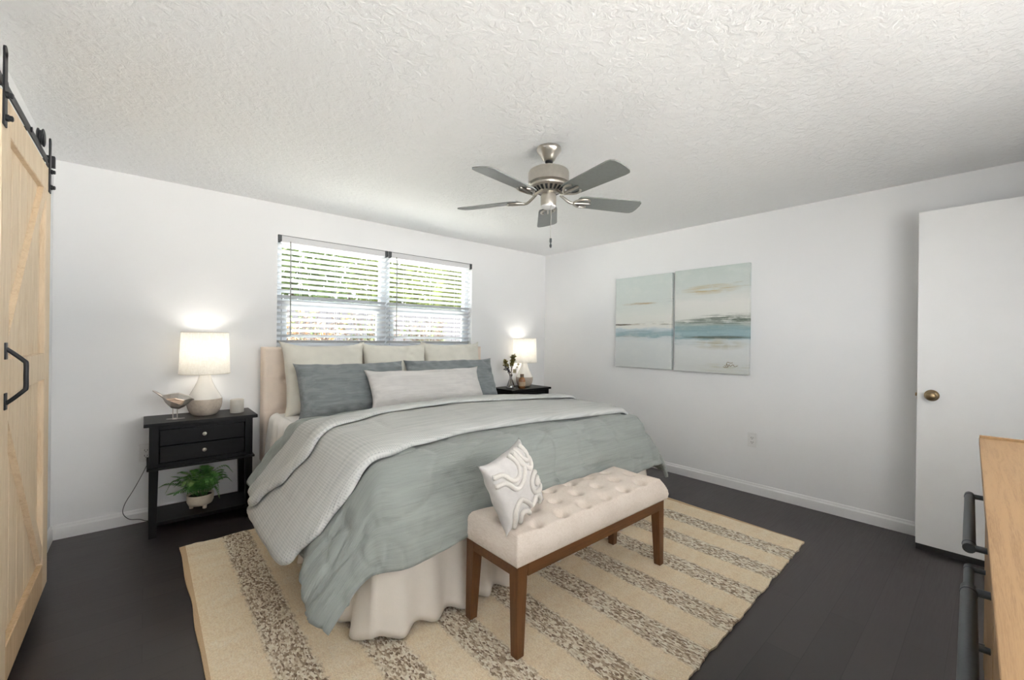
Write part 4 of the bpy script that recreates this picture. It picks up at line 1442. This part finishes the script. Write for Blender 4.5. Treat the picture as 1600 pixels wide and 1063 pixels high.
def cush_p(u_, v_):
    x = (u_ - 0.5) * CW
    y = (v_ - 0.5) * CD
    e = min(CW / 2 - abs(x), CD / 2 - abs(y))
    rr = 0.022
    ed = 0.0 if e > rr else rr - math.sqrt(max(0, rr * rr - (rr - e) ** 2))
    dome = 0.016 * min(1, e / 0.10)
    return Vector((x, y, CZ1 + cush_top(x, y) * min(1, e / 0.035) - ed + dome))


NU, NV = 230, 80
cu = MB().grid(cush_p, NU, NV)
n0 = len(cu.v)
per = [i * NV for i in range(NU)] + [(NU - 1) * NV + j for j in range(1, NV)] + [i * NV + NV - 1 for i in range(NU - 2, -1, -1)] + [j for j in range(NV - 2, 0, -1)]
lay = []
for zz, ins in ((CZ1 - 0.045, -0.004), (CZ0 + 0.006, -0.003), (CZ0, 0.006)):
    rowi = []
    for q in per:
        x, y, _ = cu.v[q]
        nx_ = -math.copysign(ins, x) if abs(abs(x) - CW / 2) < 1e-6 else 0
        ny_ = -math.copysign(ins, y) if abs(abs(y) - CD / 2) < 1e-6 else 0
        rowi.append(len(cu.v))
        cu.v.append((x + nx_, y + ny_, zz))
    lay.append(rowi)
prev = per
for rowi in lay:
    for a in range(len(per)):
        b_ = (a + 1) % len(per)
        cu.f.append((prev[a], prev[b_], rowi[b_], rowi[a]))
    prev = rowi
cu.f.append(tuple(prev))
co = cu.build('seat_cushion', 'bench_linen', bn, smooth=60)
for bx_, by_ in btn:
    MB().sphere((bx_, by_, CZ1 + cush_top(bx_, by_) + 0.0135), 0.0075, 12, 8, (1, 1, 0.5)).build('button', 'bench_linen', co, smooth=180)
LX, LY = CW / 2 - 0.022, CD / 2 - 0.018
for sx_ in (-1, 1):
    for sy_ in (-1, 1):
        w1_, w0_ = 0.052, 0.036
        f_ = lambda wv, zz, off: [(sx_ * (LX + off), sy_ * (LY + off * 0.4), zz), (sx_ * (LX + off - wv), sy_ * (LY + off * 0.4), zz), (sx_ * (LX + off - wv), sy_ * (LY + off * 0.4 - wv), zz), (sx_ * (LX + off), sy_ * (LY + off * 0.4 - wv), zz)]
        MB().hexa(f_(w0_, 0.0, 0.002), f_(w1_, CZ0, 0.0)).build('leg', 'walnut', bn)
for sy_ in (-1, 1):
    MB().box(-LX + 0.05, sy_ * (LY - 0.006) - 0.010, CZ0 - 0.055, LX - 0.05, sy_ * (LY - 0.006) + 0.004, CZ0, 0.001).build('apron', 'walnut_x', bn)
for sx_ in (-1, 1):
    MB().box(sx_ * (LX - 0.010) - 0.007, -LY + 0.05, CZ0 - 0.055, sx_ * (LX - 0.010) + 0.007, LY - 0.05, CZ0, 0.001).build('apron', 'walnut_x', bn)

# throw cushion standing on its corner on the bench
Bp, Lp, Tp, Rp = (Vector(q) for q in ((1.099, 1.277, 0.482), (0.986, 1.333, 0.722), (1.252, 1.396, 0.735), (1.379, 1.363, 0.590)))
ctr = (Bp + Lp + Tp + Rp) / 4
ex_ = ((Rp + Tp) - (Bp + Lp)).normalized()
ez_ = ((Lp + Tp) - (Bp + Rp))
ez_ = (ez_ - ex_ * ez_.dot(ex_)).normalized()
ey_ = ez_.cross(ex_)
mt4 = Matrix((ex_, ey_, ez_)).transposed().to_4x4()
mt4.translation = ctr
sz = 0.275
tc_ = pillow('throw_cushion', sz, sz, 0.12, 'cush', 'small square cushion with raised squiggle cords leaning on the bench', 'cushion', (0, 0, 0), (0, 0, 0), None, 91, 0.05, 0.014, 0.005, 44, 44)
tc_.matrix_world = mt4


def cz(x, z):
    u_, v_ = min(1, abs(x) / (sz / 2)), min(1, abs(z) / (sz / 2))
    return -0.06 * (max(0, 1 - u_ ** 2.6) * max(0, 1 - v_ ** 2.6)) ** 0.42


for lines in ([(-0.125, 0.085), (-0.085, 0.075), (-0.055, 0.035), (-0.015, 0.035), (0.010, 0.075), (0.000, 0.125)],
              [(-0.130, 0.050), (-0.090, 0.042), (-0.055, 0.000), (-0.005, 0.005), (0.040, 0.050), (0.030, 0.130)],
              [(0.055, 0.130), (0.060, 0.085), (0.085, 0.060), (0.110, 0.085), (0.100, 0.130)],
              [(0.030, 0.120), (0.035, 0.065), (0.085, 0.025), (0.130, 0.060)],
              [(0.130, -0.010), (0.085, -0.005), (0.045, -0.025), (0.045, -0.065), (0.090, -0.080), (0.130, -0.070)],
              [(0.130, -0.035), (0.095, -0.035), (0.080, -0.047), (0.130, -0.050)],
              [(-0.110, -0.130), (-0.095, -0.075), (-0.055, -0.050), (-0.020, -0.075), (0.010, -0.105), (0.050, -0.085), (0.085, -0.110), (0.090, -0.132)],
              [(-0.075, -0.130), (-0.065, -0.100), (-0.035, -0.105), (0.000, -0.132)]):
    p2 = catmull([(x, 0, z) for x, z in lines], 8)
    p3 = [(p_.x, cz(p_.x, p_.z) - 0.002, p_.z) for p_ in p2]
    MB().tube(p3, [0.0105 + 0.001 * noise.noise((p_[0] * 90, p_[2] * 90, 0)) for p_ in p3], 10).build('raised_cord', 'tuft', tc_, smooth=180)

# ------------------------------------------------------------------ dresser along the near wall
DT, DL, DD = 0.93, 1.560, 0.42
an = R(1.66)
dc = Vector((1.361, 0.0188, 0))
dr = thing('dresser', 'long light oak dresser with dark grey bar handles at the right', 'dresser', dc, an)
hl = DL / 2
MB().box(-hl, -DD, DT - 0.022, hl, 0, DT, 0.0015).build('top', 'oak', dr)
MB().box(hl - 0.010, -DD, DT, hl, -0.001, DT + 0.008, 0.001).build('end_lip', 'oak', dr)
fy = -0.016
cs = MB().box(-hl + 0.006, -DD + 0.005, 0.16, -hl + 0.026, fy, DT - 0.022).box(hl - 0.026, -DD + 0.005, 0.16, hl - 0.006, fy, DT - 0.022)
cs.box(-hl + 0.026, -DD + 0.005, 0.16, hl - 0.026, fy - 0.004, 0.185).box(-0.011, -DD + 0.005, 0.16, 0.011, fy - 0.004, DT - 0.022)
cs.box(-hl + 0.026, -DD + 0.005, 0.16, hl - 0.026, -DD + 0.015, DT - 0.022)
cs.build('carcass', 'oak', dr)
for col_ in (-1, 1):
    x0, x1 = (-hl + 0.029, -0.014) if col_ < 0 else (0.014, hl - 0.029)
    for row in range(3):
        z1 = DT - 0.027 - row * 0.237
        z0 = z1 - 0.231
        db = MB().box(x0, fy - 0.018, z0, x1, fy, z1, 0.0015).box(x0 + 0.01, -DD + 0.04, z0 + 0.02, x1 - 0.01, fy - 0.018, z1 - 0.03)
        do_ = db.build('drawer', 'oak', dr)
        xc, zc = (x0 + x1) / 2, DT - 0.170 - row * 0.232
        hb_ = MB().tube([(xc - 0.262, fy + 0.036, zc), (xc + 0.262, fy + 0.036, zc)], 0.0115, 18)
        for e in (-1, 1):
            hb_.tube([(xc + e * 0.252, fy, zc), (xc + e * 0.252, fy + 0.036, zc)], 0.0075, 12)
            hb_.lathe([(0.0118, 0), (0.0126, 0.001), (0.0126, 0.006), (0.0118, 0.007)], 18, (xc + e * 0.236 - 0.0035, fy + 0.036, zc), 'X')
        hb_.build('bar_handle', 'grey_metal', do_, smooth=40)
for sx_ in (-1, 1):
    for yy in (-0.06, -DD + 0.05):
        MB().hexa([(sx_ * (hl - 0.05) + q * 0.014, yy + w_ * 0.014, 0) for q, w_ in ((-1, -1), (1, -1), (1, 1), (-1, 1))],
                  [(sx_ * (hl - 0.05) + q * 0.022, yy + w_ * 0.022, 0.16) for q, w_ in ((-1, -1), (1, -1), (1, 1), (-1, 1))]).build('leg', 'oak', dr)

# ------------------------------------------------------------------ outside the window
M['bounce_ground'] = plain('bounce_ground_pale', (0.70, 0.69, 0.67, 1), 0.8, nscale=2, namp=0.06)
tag(MB().box(-7, -14, -0.35, 12, YF - WT - 0.01, -0.12).build('bounce_ground', 'bounce_ground'), kind='structure')  # added unseen slab, bounces sun through the near-wall opening onto the ceiling
tag(MB().box(-4, -5.6, 2.42, 6, YF - WT - 0.01, 2.55).build('sky_blocker', 'wall'), kind='structure')  # added unseen slab, keeps direct sky out of the near-wall opening
M['lawn'] = plain('grey_gravel', S(170, 168, 162), 0.95, nscale=3, namp=0.1)
tag(MB().box(-7, YB + 0.3, -0.35, 12, 26, -0.25).build('ground', 'lawn'), kind='structure')
M['fence'] = plain('pale_fence', S(60, 58, 63), 0.7, nscale=4, namp=0.04)
fc = thing('garden_fence', 'grey board fence outside the window behind the shrubs', 'fence', (2.8, 9.0, -0.25))
fp = MB()
for q in range(40):
    fp.box(-5.0 + q * 0.25, -0.012, 0.05, -5.0 + q * 0.25 + 0.244, 0.012, 2.1)
fp.build('board_panel', 'fence', fc)
for q in range(5):
    MB().box(-5.05 + q * 2.5, 0.012, 0, -4.93 + q * 2.5, 0.13, 2.2).build('post', 'fence', fc)
M['bark'] = plain('bark', S(72, 58, 48), 0.9, nscale=20, namp=0.3)
for nm, cols in (('a', (S(84, 96, 40), S(112, 122, 58))), ('b', (S(58, 74, 38), S(88, 104, 54)))):
    k = NT('tree_leaf_' + nm, 0.7)
    k.col(k.ramp(k.noise(k.coord(), 2.5, 4), [(0.3, cols[0]), (0.7, cols[1])]))
    M['leaf_' + nm] = k.m
rng = random.Random(21)


def tree(x, y, h_, r_, mat, label):
    t = thing('tree', label, 'tree', (x, y, -0.25), 0, 'trees beyond the garden fence')
    MB().tube(catmull([(0, 0, 0), (0.05, 0, h_ * 0.3), (-0.03, 0.05, h_ * 0.62)], 5), [0.11] * 5 + [0.09] * 3 + [0.07] * 3, 8).build('trunk', 'bark', t)
    lf = MB()
    for q in range(3200):
        d_ = Vector((rng.gauss(0, 1), rng.gauss(0, 1), rng.gauss(0, 1))).normalized()
        p_ = Vector((0, 0, h_ * 0.66)) + Vector((d_.x * r_, d_.y * r_, d_.z * h_ * 0.42)) * (rng.random() ** 0.4)
        n_ = Vector((rng.uniform(-1, 1), rng.uniform(-1, 1), rng.uniform(-1, 1))).normalized()
        s_ = n_.cross(Vector((0.3, 0.2, 0.9))).normalized()
        L_ = rng.uniform(0.14, 0.26)
        lf.add([p_, p_ + n_ * L_ * 0.5 + s_ * L_ * 0.28, p_ + n_ * L_, p_ + n_ * L_ * 0.5 - s_ * L_ * 0.28], [(0, 1, 2, 3)])
    lf.build('crown', mat, t, fix=False)


tree(2.7, 11.2, 4.7, 1.30, 'leaf_b', 'dense green tree behind the fence, seen through the left blind')
tree(5.5, 11.4, 4.6, 1.35, 'leaf_a', 'yellow green tree behind the fence, seen near the window middle')
tree(8.3, 11.4, 4.7, 1.35, 'leaf_a', 'yellow green tree behind the fence, seen through the right blind')
tree(5.3, 14.6, 5.6, 1.6, 'leaf_b', 'tall tree farther back, seen between the two nearer left trees')
tree(9.0, 14.8, 5.6, 1.6, 'leaf_a', 'tall tree farther back, seen between the two nearer right trees')


def shrub(x, y, h_, label, mat):
    t = thing('shrub', label, 'shrub', (x, y, -0.25), 0, 'bare shrubs before the fence')
    br_ = MB()
    lf = MB()
    for q in range(16):
        a = rng.uniform(0, 2 * PI)
        l_ = rng.uniform(0.15, 0.65)
        pth = catmull([(0.05 * math.cos(a), 0.05 * math.sin(a), 0), (l_ * 0.4 * math.cos(a), l_ * 0.4 * math.sin(a), h_ * 0.5), (l_ * math.cos(a), l_ * math.sin(a), h_ * rng.uniform(0.8, 1))], 5)
        br_.tube(pth, [0.017 - 0.0011 * i for i in range(len(pth))], 5)
        for p_ in pth[4:]:
            for z_ in range(5):
                d_ = Vector((rng.uniform(-1, 1), rng.uniform(-1, 1), rng.uniform(-0.2, 1))).normalized()
                br_.tube([p_, p_ + d_ * rng.uniform(0.1, 0.24)], [0.006, 0.002], 4)
                leaf(lf, p_ + d_ * 0.1, d_ + Vector((0.2, 0.3, 0)), 0.07, 0.02)
    br_.build('branches', 'bark', t, fix=False)
    lf.build('leaves', mat, t, fix=False)


M['orange_leaf'] = plain('orange_leaf', S(140, 100, 58), 0.8, namp=0.2)
shrub(1.6, 6.4, 1.75, 'twiggy shrub with orange leaves outside, seen low through the left blind', 'orange_leaf')
shrub(1.75, 7.3, 1.95, 'bare twiggy shrub before the fence, seen at the far left of the window', 'leaf_b')
shrub(2.85, 7.0, 1.9, 'bare grey shrub before the fence, seen low near the window middle', 'leaf_b')
shrub(4.1, 7.2, 1.85, 'bare shrub before the fence, seen low through the right blind', 'leaf_b')
